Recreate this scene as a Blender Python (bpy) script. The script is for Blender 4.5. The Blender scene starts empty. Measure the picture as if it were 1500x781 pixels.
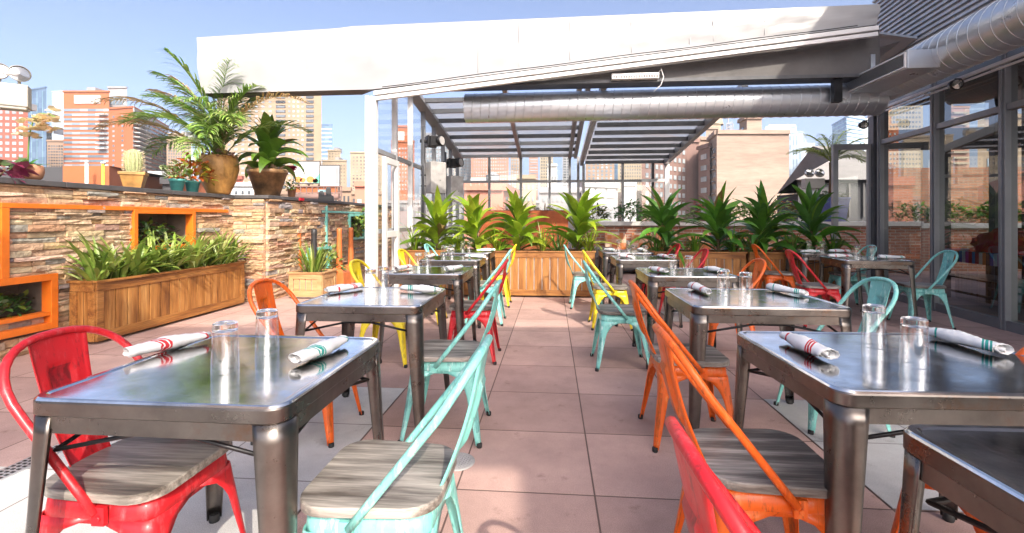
import bpy, bmesh, math, random
from math import sin, cos, pi, radians, sqrt, atan2
from mathutils import Vector, Matrix
random.seed(7)
SC = bpy.context.scene
COL = SC.collection
H = 1.2; F = 700.0; H0 = 322.0
TH = radians(4.74); CT, ST = cos(TH), sin(TH)

def W(u, v, z=0.0):
    return Vector((u*CT + v*ST, -u*ST + v*CT, z))
def PX(px, D, py=None):
    return ((px-750)/F*D, D) if py is None else ((px-750)/F*D, D, H + (H0-py)/F*D)

# ------------------------------------------------------------------ materials
def new_mat(name):
    m = bpy.data.materials.new(name); m.use_nodes = True
    nt = m.node_tree
    return m, nt, nt.nodes['Principled BSDF']
def N(nt, typ, **kw):
    n = nt.nodes.new(typ)
    for k, v in kw.items():
        if k in n.inputs.keys() if isinstance(k, str) else False: n.inputs[k].default_value = v
        else: setattr(n, k, v)
    return n
def rgba(c): return (c[0], c[1], c[2], 1.0)
def mixc(nt, a, b, fac=None, mode='MIX'):
    n = nt.nodes.new('ShaderNodeMix'); n.data_type = 'RGBA'; n.blend_type = mode
    for sock, val in ((n.inputs[6], a), (n.inputs[7], b), (n.inputs[0], fac)):
        if val is None: continue
        if hasattr(val, 'is_linked') or isinstance(val, bpy.types.NodeSocket): nt.links.new(val, sock)
        elif isinstance(val, (int, float)): sock.default_value = val
        else: sock.default_value = rgba(val)
    return n.outputs[2]
def ramp(nt, fac, p0, p1, c0=(0,0,0), c1=(1,1,1)):
    r = nt.nodes.new('ShaderNodeValToRGB')
    r.color_ramp.elements[0].position = p0; r.color_ramp.elements[0].color = rgba(c0)
    r.color_ramp.elements[1].position = p1; r.color_ramp.elements[1].color = rgba(c1)
    nt.links.new(fac, r.inputs[0]); return r.outputs[0]
def noise(nt, scale, detail=4, vec=None, rough=0.6):
    n = nt.nodes.new('ShaderNodeTexNoise'); n.inputs['Scale'].default_value = scale
    n.inputs['Detail'].default_value = detail; n.inputs['Roughness'].default_value = rough
    if vec is None:
        vec = objvec(nt)
    nt.links.new(vec, n.inputs['Vector']); return n.outputs[0]
def objvec(nt, scale=None, rnd=True):
    t = nt.nodes.new('ShaderNodeTexCoord'); out = t.outputs['Object']
    if rnd:
        oi = nt.nodes.new('ShaderNodeObjectInfo')
        mu = nt.nodes.new('ShaderNodeMath'); mu.operation = 'MULTIPLY'; mu.inputs[1].default_value = 37.0
        nt.links.new(oi.outputs['Random'], mu.inputs[0])
        a = nt.nodes.new('ShaderNodeVectorMath'); a.operation = 'ADD'
        nt.links.new(out, a.inputs[0]); nt.links.new(mu.outputs[0], a.inputs[1]); out = a.outputs[0]
    if scale:
        s = nt.nodes.new('ShaderNodeVectorMath'); s.operation = 'MULTIPLY'; s.inputs[1].default_value = scale
        nt.links.new(out, s.inputs[0]); out = s.outputs[0]
    return out
def bump(nt, b, h, strength=0.3, dist=0.01):
    n = nt.nodes.new('ShaderNodeBump'); n.inputs['Strength'].default_value = strength; n.inputs['Distance'].default_value = dist
    nt.links.new(h, n.inputs['Height']); nt.links.new(n.outputs[0], b.inputs['Normal'])
def simple(name, c, rough=0.5, metal=0.0, var=0.25, scale=6.0, bmp=0.0, coat=0.0, bscale=None, stretch=None, rvar=0.0):
    m, nt, b = new_mat(name)
    v = objvec(nt, stretch)
    nz = noise(nt, scale, 5, v)
    c0 = tuple(x*(1-var) for x in c); c1 = tuple(min(1, x*(1+var)) for x in c)
    nt.links.new(ramp(nt, nz, .3, .7, c0, c1), b.inputs['Base Color'])
    b.inputs['Roughness'].default_value = rough; b.inputs['Metallic'].default_value = metal
    if coat: b.inputs['Coat Weight'].default_value = coat; b.inputs['Coat Roughness'].default_value = .12
    if rvar:
        nt.links.new(ramp(nt, noise(nt, scale*2.3, 5, v), .3, .7, (rough-rvar,)*3, (rough+rvar,)*3), b.inputs['Roughness'])
    if bmp: bump(nt, b, noise(nt, bscale or scale*6, 6, v), bmp, .01)
    return m
def attr_mat(name, rough=0.7, var=0.2, scale=20, bmp=0.5, bdist=.01, transl=0.0, spec=.5):
    m, nt, b = new_mat(name)
    a = nt.nodes.new('ShaderNodeVertexColor'); a.layer_name = 'Col'
    nz = noise(nt, scale, 5)
    c = mixc(nt, a.outputs[0], ramp(nt, nz, .25, .75, (1-var,)*3, (1+var*.5,)*3), 1.0, 'MULTIPLY')
    nt.links.new(c, b.inputs['Base Color']); b.inputs['Roughness'].default_value = rough
    b.inputs['Specular IOR Level'].default_value = spec
    if bmp: bump(nt, b, noise(nt, scale*1.6, 6), bmp, bdist)
    if transl:
        tr = nt.nodes.new('ShaderNodeBsdfTranslucent'); nt.links.new(c, tr.inputs['Color'])
        mx = nt.nodes.new('ShaderNodeMixShader'); mx.inputs[0].default_value = transl
        nt.links.new(b.outputs[0], mx.inputs[1]); nt.links.new(tr.outputs[0], mx.inputs[2])
        nt.links.new(mx.outputs[0], nt.nodes['Material Output'].inputs[0])
    return m
def thin_glass(name, tint=(.95,.97,.97), refl=(1,1,1), ior=1.5, rough=0.0, boost=0.0):
    m = bpy.data.materials.new(name); m.use_nodes = True; nt = m.node_tree
    nt.nodes.remove(nt.nodes['Principled BSDF'])
    t = nt.nodes.new('ShaderNodeBsdfTransparent'); t.inputs[0].default_value = rgba(tint)
    g = nt.nodes.new('ShaderNodeBsdfGlossy'); g.inputs[0].default_value = rgba(refl); g.inputs['Roughness'].default_value = rough
    r0 = ((ior-1)/(ior+1))**2*1.8
    ge = nt.nodes.new('ShaderNodeNewGeometry'); dp = nt.nodes.new('ShaderNodeVectorMath'); dp.operation = 'DOT_PRODUCT'
    nt.links.new(ge.outputs['Incoming'], dp.inputs[0]); nt.links.new(ge.outputs['Normal'], dp.inputs[1])
    def mth(op, a, b=None):
        n = nt.nodes.new('ShaderNodeMath'); n.operation = op
        for i, x in enumerate((a, b)):
            if x is None: continue
            if isinstance(x, (int, float)): n.inputs[i].default_value = x
            else: nt.links.new(x, n.inputs[i])
        return n.outputs[0]
    sch = mth('ADD', mth('MULTIPLY', mth('POWER', mth('SUBTRACT', 1.0, mth('ABSOLUTE', dp.outputs['Value'])), 5.0), 1-r0), r0)
    ad = nt.nodes.new('ShaderNodeMath'); ad.operation = 'ADD'; ad.inputs[1].default_value = boost; ad.use_clamp = True
    nt.links.new(sch, ad.inputs[0])
    mx = nt.nodes.new('ShaderNodeMixShader')
    nt.links.new(ad.outputs[0], mx.inputs[0]); nt.links.new(t.outputs[0], mx.inputs[1]); nt.links.new(g.outputs[0], mx.inputs[2])
    nt.links.new(mx.outputs[0], nt.nodes['Material Output'].inputs[0]); return m
def brick_mat(name, c1, c2, cm, bw=.21, bh=.065, mort=.01, rough=.85, bmp=.6):
    m, nt, b = new_mat(name)
    t = nt.nodes.new('ShaderNodeTexCoord'); s = nt.nodes.new('ShaderNodeSeparateXYZ'); nt.links.new(t.outputs['Object'], s.inputs[0])
    ad = nt.nodes.new('ShaderNodeMath'); nt.links.new(s.outputs[0], ad.inputs[0]); nt.links.new(s.outputs[1], ad.inputs[1])
    cb = nt.nodes.new('ShaderNodeCombineXYZ'); nt.links.new(ad.outputs[0], cb.inputs[0]); nt.links.new(s.outputs[2], cb.inputs[1])
    k = nt.nodes.new('ShaderNodeTexBrick'); nt.links.new(cb.outputs[0], k.inputs['Vector'])
    k.inputs['Color1'].default_value = rgba(c1); k.inputs['Color2'].default_value = rgba(c2); k.inputs['Mortar'].default_value = rgba(cm)
    k.inputs['Scale'].default_value = 1; k.inputs['Brick Width'].default_value = bw; k.inputs['Row Height'].default_value = bh
    k.inputs['Mortar Size'].default_value = mort; k.inputs['Bias'].default_value = -.1
    nz = noise(nt, 5, 6, t.outputs['Object'])
    nt.links.new(mixc(nt, k.outputs[0], ramp(nt, nz, .3, .75, (.72,)*3, (1.15,)*3), 1, 'MULTIPLY'), b.inputs['Base Color'])
    b.inputs['Roughness'].default_value = rough
    inv = nt.nodes.new('ShaderNodeMath'); inv.operation = 'SUBTRACT'; inv.inputs[0].default_value = 1; nt.links.new(k.outputs[1], inv.inputs[1])
    if bmp: bump(nt, b, inv.outputs[0], bmp, .008)
    return m

def paver_mat(name, c1, c2, joint):
    m, nt, b = new_mat(name)
    t = nt.nodes.new('ShaderNodeTexCoord')
    mp = nt.nodes.new('ShaderNodeMapping'); mp.inputs['Location'].default_value = (-.187, -.27, 0); nt.links.new(t.outputs['Object'], mp.inputs[0])
    k = nt.nodes.new('ShaderNodeTexBrick'); nt.links.new(mp.outputs[0], k.inputs['Vector'])
    k.offset = 0; k.inputs['Scale'].default_value = 1; k.inputs['Brick Width'].default_value = .61; k.inputs['Row Height'].default_value = .61
    k.inputs['Mortar Size'].default_value = .0042; k.inputs['Mortar Smooth'].default_value = .1
    k.inputs['Color1'].default_value = rgba(c1); k.inputs['Color2'].default_value = rgba(c2); k.inputs['Mortar'].default_value = rgba(joint)
    sp = ramp(nt, noise(nt, 260, 2, t.outputs['Object']), .35, .68, (.8,)*3, (1.22,)*3)
    bl = ramp(nt, noise(nt, 1.7, 6, t.outputs['Object'], .7), .3, .72, (.74, .72, .71), (1.14, 1.12, 1.1))
    st = ramp(nt, noise(nt, 7, 7, t.outputs['Object'], .7), .60, .72, (1,)*3, (.66, .62, .6))
    c = mixc(nt, k.outputs[0], sp, 1, 'MULTIPLY'); c = mixc(nt, c, bl, 1, 'MULTIPLY'); c = mixc(nt, c, st, 1, 'MULTIPLY')
    nt.links.new(c, b.inputs['Base Color']); b.inputs['Roughness'].default_value = .82
    inv = nt.nodes.new('ShaderNodeMath'); inv.operation = 'SUBTRACT'; inv.inputs[0].default_value = 1; nt.links.new(k.outputs[1], inv.inputs[1])
    mu = nt.nodes.new('ShaderNodeMath'); mu.operation = 'MULTIPLY_ADD'; mu.inputs[1].default_value = .06
    nt.links.new(noise(nt, 180, 3, t.outputs['Object']), mu.inputs[0]); nt.links.new(inv.outputs[0], mu.inputs[2])
    bump(nt, b, mu.outputs[0], .5, .006)
    return m

def paint_mat(name, c, worn, light, amount=0.0):
    m, nt, b = new_mat(name)
    v = objvec(nt)
    vs = objvec(nt, (9, 9, 2.2))
    base = ramp(nt, noise(nt, 3, 4, v), .3, .7, tuple(x*.84 for x in c), tuple(min(1, x*1.1) for x in c))
    w1 = ramp(nt, noise(nt, 6.5, 8, vs, .72), .63-amount, .70-amount*.6)
    w2 = ramp(nt, noise(nt, 4.5, 8, vs, .75), .535, .67)
    cc = mixc(nt, base, light, w2); 
    k = nt.nodes.new('ShaderNodeMath'); k.operation = 'MULTIPLY'; k.inputs[1].default_value = .62; nt.links.new(w1, k.inputs[0])
    cc = mixc(nt, cc, worn, k.outputs[0])
    nt.links.new(cc, b.inputs['Base Color'])
    nt.links.new(ramp(nt, noise(nt, 14, 5, v), .3, .7, (.28,)*3, (.52,)*3), b.inputs['Roughness'])
    bump(nt, b, noise(nt, 26, 6, v), .10, .004)
    b.inputs['Coat Weight'].default_value = .15; b.inputs['Coat Roughness'].default_value = .15
    return m
def wood_mat(name, cols, axis=1, ring=22.0, rough=.55, bmp=.25, streak=(1, 1, 1), plank=None):
    m, nt, b = new_mat(name)
    sc = [13.0, 13.0, 13.0]; sc[axis] = 1.1
    v = objvec(nt, tuple(sc))
    n1 = noise(nt, 1.0*ring/22, 7, v, .62)
    r = nt.nodes.new('ShaderNodeValToRGB'); els = r.color_ramp.elements
    ps = [.30, .43, .53, .68]
    els[0].position = ps[0]; els[0].color = rgba(cols[0]); els[1].position = ps[3]; els[1].color = rgba(cols[3])
    for i in (1, 2):
        e = els.new(ps[i]); e.color = rgba(cols[i])
    nt.links.new(n1, r.inputs[0])
    sc2 = [110.0, 110.0, 110.0]; sc2[axis] = 5.0
    n2 = noise(nt, 1.0, 4, objvec(nt, tuple(sc2)))
    c = mixc(nt, r.outputs[0], ramp(nt, n2, .32, .68, (.62,)*3, (1.2,)*3), 1, 'MULTIPLY')
    nt.links.new(c, b.inputs['Base Color']); b.inputs['Roughness'].default_value = rough
    bump(nt, b, n2, bmp, .004)
    return m
def gunmetal(name, base, rough, rust=.0, rv=.1, brush=(4, 4, 60)):
    m, nt, b = new_mat(name)
    v = objvec(nt); b.inputs['Metallic'].default_value = 1
    c = ramp(nt, noise(nt, 5, 6, v, .65), .3, .72, tuple(x*.62 for x in base), tuple(x*1.25 for x in base))
    if rust:
        c = mixc(nt, c, (.16, .075, .035), ramp(nt, noise(nt, 4.2, 8, v, .75), .62-rust*.1, .74, (0,)*3, (.85,)*3))
    nt.links.new(c, b.inputs['Base Color'])
    nt.links.new(ramp(nt, noise(nt, 9, 6, v, .7), .3, .75, (rough-rv,)*3, (rough+rv,)*3), b.inputs['Roughness'])
    bump(nt, b, noise(nt, 30, 4, v), .06, .003)
    return m

M = {}
M['paver'] = paver_mat('red_paver', (.57, .385, .335), (.43, .285, .25), (.15, .095, .08))
M['paver_pale'] = paver_mat('pale_paver', (.56, .555, .54), (.51, .505, .495), (.22, .2, .19))
M['concrete'] = simple('grey_concrete', (.5, .48, .45), .85, var=.15, scale=3, bmp=.2)
M['stone'] = attr_mat('ledge_stone', .88, .38, 16, .9, .02)
M['mortar'] = simple('dark_mortar', (.17, .125, .095), .95)
M['coping'] = simple('dark_coping', (.075, .073, .075), .6, var=.25, scale=4, bmp=.15)
M['orange_trim'] = simple('orange_trim_paint', (.72, .17, .015), .4, var=.12, scale=8, bmp=.05)
M['mint_trim'] = simple('mint_trim_paint', (.22, .60, .53), .4, var=.12, scale=8)
M['planter_wood'] = wood_mat('stained_planter_wood', [(.13, .045, .011), (.28, .11, .024), (.38, .165, .04), (.47, .24, .075)], axis=2)
M['planter_rail'] = wood_mat('stained_planter_rail', [(.13, .045, .011), (.27, .105, .024), (.35, .15, .036), (.42, .2, .06)], axis=0)
M['cedar'] = wood_mat('cedar_boards', [(.30, .15, .06), (.45, .25, .11), (.5, .3, .14), (.55, .34, .17)], axis=0)
M['seat_wood'] = wood_mat('weathered_seat_wood', [(.035, .030, .027), (.115, .098, .082), (.27, .245, .215), (.46, .42, .37)], axis=1, rough=.42, ring=30)
M['gap'] = simple('bright_metal_strip', (.72, .72, .70), .4, 0.2)
M['soil'] = simple('soil', (.05, .035, .025), .95, bmp=.6)
PAINT = {
 'red': paint_mat('red_worn_paint', (.60, .014, .022), (.10, .015, .015), (.64, .08, .09), .085),
 'orange': paint_mat('orange_worn_paint', (.80, .125, .006), (.20, .045, .01), (.84, .24, .06), .085),
 'mint': paint_mat('mint_worn_paint', (.22, .60, .54), (.09, .20, .20), (.60, .82, .78), .085),
 'yellow': paint_mat('yellow_worn_paint', (.80, .62, .012), (.30, .24, .02), (.84, .72, .16), .07),
}
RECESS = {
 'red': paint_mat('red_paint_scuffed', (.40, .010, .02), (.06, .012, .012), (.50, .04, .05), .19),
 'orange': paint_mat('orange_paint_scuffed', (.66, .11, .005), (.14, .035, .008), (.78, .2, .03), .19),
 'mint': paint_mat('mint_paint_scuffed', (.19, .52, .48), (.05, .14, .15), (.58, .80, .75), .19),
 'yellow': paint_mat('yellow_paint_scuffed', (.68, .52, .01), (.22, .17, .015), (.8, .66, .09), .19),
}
M['rubber'] = simple('black_rubber', (.015, .015, .015), .7)
M['table_top'] = gunmetal('polished_gunmetal', (.80, .805, .805), .14, 0.0, .08)
M['table_metal'] = gunmetal('gunmetal_steel', (.175, .158, .145), .33, .7, .11)
M['black_metal'] = simple('black_metal', (.02, .02, .022), .4, .6)
M['galv'] = simple('galvanised_duct', (.56, .595, .63), .32, .7, var=.10, scale=2, rvar=.05)
M['white_frame'] = simple('white_aluminium', (.74, .74, .73), .35, var=.06, bmp=.02)
M['grey_frame'] = simple('grey_aluminium', (.30, .31, .32), .35, .25, var=.08)
M['mullion_metal'] = simple('dark_grey_aluminium', (.20, .205, .215), .35, .25, var=.08)
M['dark_frame'] = simple('dark_steel', (.075, .078, .085), .45, .3, var=.2)
M['charcoal'] = simple('charcoal_cladding', (.095, .09, .088), .6, var=.2, scale=3, bmp=.2)
def grey_sheen_glass(name, tint, boost):  # grey mixed into the glass stands in for reflections on the panes
    m = thin_glass(name, tint, boost=boost); nt = m.node_tree; out = nt.nodes['Material Output']; old = out.inputs[0].links[0].from_socket
    p = nt.nodes.new('ShaderNodeBsdfPrincipled'); p.inputs['Base Color'].default_value = (.40, .41, .43, 1); p.inputs['Roughness'].default_value = .18
    tr = nt.nodes.new('ShaderNodeBsdfTranslucent'); tr.inputs[0].default_value = (.55, .57, .62, 1)
    m1 = nt.nodes.new('ShaderNodeMixShader'); m1.inputs[0].default_value = .45; nt.links.new(p.outputs[0], m1.inputs[1]); nt.links.new(tr.outputs[0], m1.inputs[2])
    m2 = nt.nodes.new('ShaderNodeMixShader'); nt.links.new(ramp(nt, noise(nt, 1.3, 5), .35, .7, (.58,)*3, (.82,)*3), m2.inputs[0]); nt.links.new(old, m2.inputs[1]); nt.links.new(m1.outputs[0], m2.inputs[2]); nt.links.new(m2.outputs[0], out.inputs[0])
    return m
M['glass'] = thin_glass('window_glass', (.93, .96, .955), boost=.04)
M['glass_dark'] = thin_glass('tinted_window_glass', (.46, .51, .52), boost=.10)
M['roof_glass'] = grey_sheen_glass('roof_glass', (.66, .69, .72), boost=.16)
def clear_glass():
    m, nt, b = new_mat('tumbler_glass')
    b.inputs['Base Color'].default_value = (1, 1, 1, 1); b.inputs['Roughness'].default_value = 0.0
    b.inputs['Transmission Weight'].default_value = 1; b.inputs['IOR'].default_value = 1.47
    return m
M['tumbler'] = clear_glass(); M['tumbler_wall'] = thin_glass('tumbler_wall', (.98, .985, .985), boost=.015)
def membrane():
    m, nt, b = new_mat('white_membrane')
    t = objvec(nt, None, False)
    nt.links.new(ramp(nt, noise(nt, 1.1, 5, t), .3, .75, (.30, .305, .31), (.36, .365, .372)), b.inputs['Base Color'])
    b.inputs['Roughness'].default_value = .38
    bump(nt, b, noise(nt, 1.5, 1.5, t), .5, .06); return m
M['membrane'] = membrane()
def napkin_mat(name, sc, xs):
    m, nt, b = new_mat(name)
    t = nt.nodes.new('ShaderNodeTexCoord'); s = nt.nodes.new('ShaderNodeSeparateXYZ'); nt.links.new(t.outputs['Object'], s.inputs[0])
    # stripes woven across the cloth, running slightly oblique round the roll
    sk = nt.nodes.new('ShaderNodeMath'); sk.operation = 'MULTIPLY_ADD'; sk.inputs[1].default_value = .7
    nt.links.new(s.outputs[1], sk.inputs[0]); nt.links.new(s.outputs[0], sk.inputs[2])
    tot = None
    for x, hw in xs:
        c = nt.nodes.new('ShaderNodeMath'); c.operation = 'COMPARE'; c.inputs[1].default_value = x; c.inputs[2].default_value = hw
        nt.links.new(sk.outputs[0], c.inputs[0])
        if tot is None: tot = c.outputs[0]
        else:
            a = nt.nodes.new('ShaderNodeMath'); a.operation = 'MAXIMUM'; nt.links.new(tot, a.inputs[0]); nt.links.new(c.outputs[0], a.inputs[1]); tot = a.outputs[0]
    nt.links.new(mixc(nt, (.80, .80, .79), sc, tot), b.inputs['Base Color']); b.inputs['Roughness'].default_value = .9
    bump(nt, b, noise(nt, 14, 5), .5, .012); return m
M['nap_red'] = napkin_mat('white_cloth_red_stripes', (.58, .03, .04), [(.030, .0035), (.042, .005), (.055, .0035), (-.095, .005)])
M['nap_green'] = napkin_mat('white_cloth_green_stripes', (.04, .36, .30), [(.060, .0035), (.072, .005), (.085, .0035), (-.10, .004)])
M['leaf'] = attr_mat('leaf', .42, .3, 14, .15, .004, .28, .5)
M['petal'] = attr_mat('petal', .6, .12, 30, 0, .01, .3)
M['bark'] = simple('palm_stem', (.17, .11, .06), .9, bmp=.6)
M['terracotta'] = simple('terracotta', (.55, .27, .15), .8, var=.18, bmp=.15)
M['ochre_pot'] = simple('ochre_glazed_clay', (.38, .20, .055), .45, var=.5, scale=5, bmp=.3)
M['brown_pot'] = simple('brown_crackled_glaze', (.26, .15, .07), .4, var=.75, scale=5, bmp=.2)
M['teal_pot'] = simple('teal_glaze', (.10, .42, .40), .3, var=.3, scale=9)
M['blue_pot'] = simple('blue_glaze', (.10, .13, .34), .35)
M['corten'] = simple('rusted_corten_steel', (.30, .075, .022), .85, var=.35, scale=4)
M['brick'] = brick_mat('red_brick', (.42, .17, .10), (.32, .12, .075), (.42, .36, .30))
M['white_stone'] = simple('white_stone_coping', (.62, .61, .58), .7, var=.1)
M['ash_orange'] = simple('orange_plastic', (.62, .17, .045), .45, var=.12)
M['ash_black'] = simple('black_plastic', (.03, .03, .032), .5)
M['beige_metal'] = simple('beige_enclosure', (.36, .345, .30), .5, var=.06)
M['lamp_glass'] = simple('lamp_reflector', (.42, .42, .41), .12, .8)
M['speaker_grey'] = simple('grey_speaker', (.38, .37, .36), .6)
def checker():
    m, nt, b = new_mat('checked_cushion')
    vecs = objvec(nt)
    k = nt.nodes.new('ShaderNodeTexBrick'); k.offset = 0
    t = nt.nodes.new('ShaderNodeTexCoord'); s = nt.nodes.new('ShaderNodeSeparateXYZ'); nt.links.new(t.outputs['Object'], s.inputs[0])
    cb = nt.nodes.new('ShaderNodeCombineXYZ'); nt.links.new(s.outputs[0], cb.inputs[0]); nt.links.new(s.outputs[2], cb.inputs[1]); 
    nt.links.new(cb.outputs[0], k.inputs['Vector'])
    k.inputs['Scale'].default_value = 1; k.inputs['Brick Width'].default_value = .09; k.inputs['Row Height'].default_value = .09; k.inputs['Mortar Size'].default_value = 0
    k.inputs['Color1'].default_value = (.50, .14, .03, 1); k.inputs['Color2'].default_value = (.62, .50, .38, 1)
    nt.links.new(k.outputs[0], b.inputs['Base Color']); b.inputs['Roughness'].default_value = .85; return m
M['checked'] = checker()
def serape():
    m, nt, b = new_mat('serape_stripes')
    t = nt.nodes.new('ShaderNodeTexCoord'); s = nt.nodes.new('ShaderNodeSeparateXYZ'); nt.links.new(t.outputs['Object'], s.inputs[0])
    w = nt.nodes.new('ShaderNodeMath'); w.operation = 'MULTIPLY'; w.inputs[1].default_value = 1.9; nt.links.new(s.outputs[1], w.inputs[0])
    fr = nt.nodes.new('ShaderNodeMath'); fr.operation = 'FRACT'; nt.links.new(w.outputs[0], fr.inputs[0])
    r = nt.nodes.new('ShaderNodeValToRGB'); r.color_ramp.interpolation = 'CONSTANT'; e = r.color_ramp.elements
    cs = [(.6, .02, .03), (.7, .05, .35), (.8, .75, .75), (.06, .1, .5), (.02, .02, .05), (.75, .2, .02), (.8, .7, .6), (.5, .02, .04), (.1, .3, .6)]
    e[0].color = rgba(cs[0]); e[0].position = 0; e[1].color = rgba(cs[-1]); e[1].position = .9
    for i, c in enumerate(cs[1:-1]):
        x = e.new((i+1)/9); x.color = rgba(c)
    nt.links.new(fr.outputs[0], r.inputs[0]); nt.links.new(r.outputs[0], b.inputs['Base Color']); b.inputs['Roughness'].default_value = .9; return m
M['serape'] = serape()
M['red_cloth'] = simple('red_cloth', (.58, .012, .03), .75, var=.15)
M['siding'] = simple('corrugated_siding', (.42, .43, .44), .38, .4, var=.12)
M['ground'] = simple('city_ground', (.12, .12, .12), .9, var=.3, scale=.05)

# ------------------------------------------------------------------ mesh builder
class MB:
    def __init__(s): s.v = []; s.f = []; s.mi = []; s.c = []; s.sm = []
    def face(s, idx, mi=0, col=(1,1,1), smooth=False):
        s.f.append(idx); s.mi.append(mi); s.c.append(col); s.sm.append(smooth)
    def add(s, verts, faces, mi=0, col=(1,1,1), smooth=False):
        o = len(s.v); s.v += [tuple(p) for p in verts]
        for f in faces: s.face([o+i for i in f], mi, col, smooth)
        return o
    def box(s, c, d, rz=0, mi=0, col=(1,1,1), jit=0):
        x, y, z = d[0]/2, d[1]/2, d[2]/2; P = []
        for sx, sy, sz in ((-1,-1,-1),(1,-1,-1),(1,1,-1),(-1,1,-1),(-1,-1,1),(1,-1,1),(1,1,1),(-1,1,1)):
            a, b = sx*x, sy*y
            P.append((c[0]+a*cos(rz)-b*sin(rz)+(random.uniform(-jit,jit) if jit else 0), c[1]+a*sin(rz)+b*cos(rz)+(random.uniform(-jit,jit) if jit else 0), c[2]+sz*z))
        s.add(P, [(3,2,1,0),(4,5,6,7),(0,1,5,4),(1,2,6,5),(2,3,7,6),(3,0,4,7)], mi, col)
    def b2(s, lo, hi, mi=0, col=(1,1,1)):
        s.box([(a+b)/2 for a, b in zip(lo, hi)], [abs(b-a) for a, b in zip(lo, hi)], 0, mi, col)
    def bar(s, p0, p1, w, h, mi=0, up=(0,0,1)):
        p0, p1 = Vector(p0), Vector(p1); d = (p1-p0).normalized(); up = Vector(up)
        if abs(d.dot(up)) > .98: up = Vector((0, 1, 0))
        r = d.cross(up).normalized(); t = r.cross(d).normalized(); P = []
        for p in (p0, p1):
            for a, b in ((-1,-1),(1,-1),(1,1),(-1,1)): P.append(p + r*a*w/2 + t*b*h/2)
        s.add(P, [(0,1,2,3),(7,6,5,4),(4,5,1,0),(5,6,2,1),(6,7,3,2),(7,4,0,3)], mi)
    def tube(s, pts, r, seg=10, mi=0, cap=True, col=(1,1,1), closed=False):
        pts = [Vector(p) for p in pts]; n = len(pts); rs = r if isinstance(r, (list, tuple)) else [r]*n
        prev = None; o = len(s.v)
        for i, p in enumerate(pts):
            if closed: d = (pts[(i+1) % n]-pts[i-1]).normalized()
            else: d = (pts[min(i+1, n-1)]-pts[max(i-1, 0)]).normalized()
            if prev is None:
                up = Vector((0,0,1)) if abs(d.z) < .9 else Vector((1,0,0)); a = d.cross(up).normalized()
            else: a = (prev - d*prev.dot(d)).normalized()
            prev = a; b = d.cross(a)
            for k in range(seg):
                t = 2*pi*k/seg; s.v.append(tuple(p + (a*cos(t)+b*sin(t))*rs[i]))
        m = n if closed else n-1
        for i in range(m):
            for k in range(seg):
                k2 = (k+1) % seg; i2 = (i+1) % n
                s.face([o+i*seg+k, o+i*seg+k2, o+i2*seg+k2, o+i2*seg+k], mi, col, True)
        if cap and not closed:
            s.face([o+k for k in reversed(range(seg))], mi, col); s.face([o+(n-1)*seg+k for k in range(seg)], mi, col)
    def lathe(s, prof, seg=24, mi=0, c=(0,0,0), col=(1,1,1), smooth=True, ribs=0, ribd=0, cap=True):
        o = len(s.v); n = len(prof)
        for (r, z) in prof:
            for k in range(seg):
                t = 2*pi*k/seg; rr = r*(1+(ribd*cos(ribs*t) if ribs else 0)); s.v.append((c[0]+rr*cos(t), c[1]+rr*sin(t), c[2]+z))
        for i in range(n-1):
            for k in range(seg):
                k2 = (k+1) % seg; s.face([o+i*seg+k, o+i*seg+k2, o+(i+1)*seg+k2, o+(i+1)*seg+k], mi, col, smooth)
        if cap and prof[0][0] > 1e-5: s.face([o+k for k in reversed(range(seg))], mi, col)
        if cap and prof[-1][0] > 1e-5: s.face([o+(n-1)*seg+k for k in range(seg)], mi, col)
    def sq_lathe(s, prof, mi=0, c=(0,0,0), rz=0):
        o = len(s.v); n = len(prof)
        for (r, z) in prof:
            for k in range(4):
                t = rz+pi/4+pi/2*k; s.v.append((c[0]+r*1.414*cos(t), c[1]+r*1.414*sin(t), c[2]+z))
        for i in range(n-1):
            for k in range(4):
                k2 = (k+1) % 4; s.face([o+i*4+k, o+i*4+k2, o+(i+1)*4+k2, o+(i+1)*4+k], mi)
        s.face([o+3, o+2, o+1, o], mi); s.face([o+(n-1)*4+k for k in range(4)], mi)
    def prism(s, poly, z0, z1, mi=0):
        n = len(poly); P = [(x, y, z0) for x, y in poly]+[(x, y, z1) for x, y in poly]
        s.add(P, [tuple(reversed(range(n))), tuple(range(n, 2*n))]+[(i, (i+1) % n, n+(i+1) % n, n+i) for i in range(n)], mi)
    def loops(s, ls, mi=0, cap0=True, cap1=True, smooth=False, crease=False):
        if crease:   # every band shaded round its own ring, sharp between bands
            n = len(ls[0])
            for i in range(len(ls)-1):
                o = len(s.v); s.v += [tuple(p) for p in ls[i]]+[tuple(p) for p in ls[i+1]]
                for k in range(n): s.face([o+k, o+(k+1) % n, o+n+(k+1) % n, o+n+k], mi, (1,1,1), True)
            o = len(s.v)
            if cap0: s.v += [tuple(p) for p in ls[0]]; s.face([o+k for k in reversed(range(n))], mi); o = len(s.v)
            if cap1: s.v += [tuple(p) for p in ls[-1]]; s.face([o+k for k in range(n)], mi)
            return
        o = len(s.v); n = len(ls[0])
        for l in ls: s.v += [tuple(p) for p in l]
        for i in range(len(ls)-1):
            for k in range(n):
                k2 = (k+1) % n; s.face([o+i*n+k, o+i*n+k2, o+(i+1)*n+k2, o+(i+1)*n+k], mi, (1,1,1), smooth)
        if cap0: s.face([o+k for k in reversed(range(n))], mi)
        if cap1: s.face([o+(len(ls)-1)*n+k for k in range(n)], mi)
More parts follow.
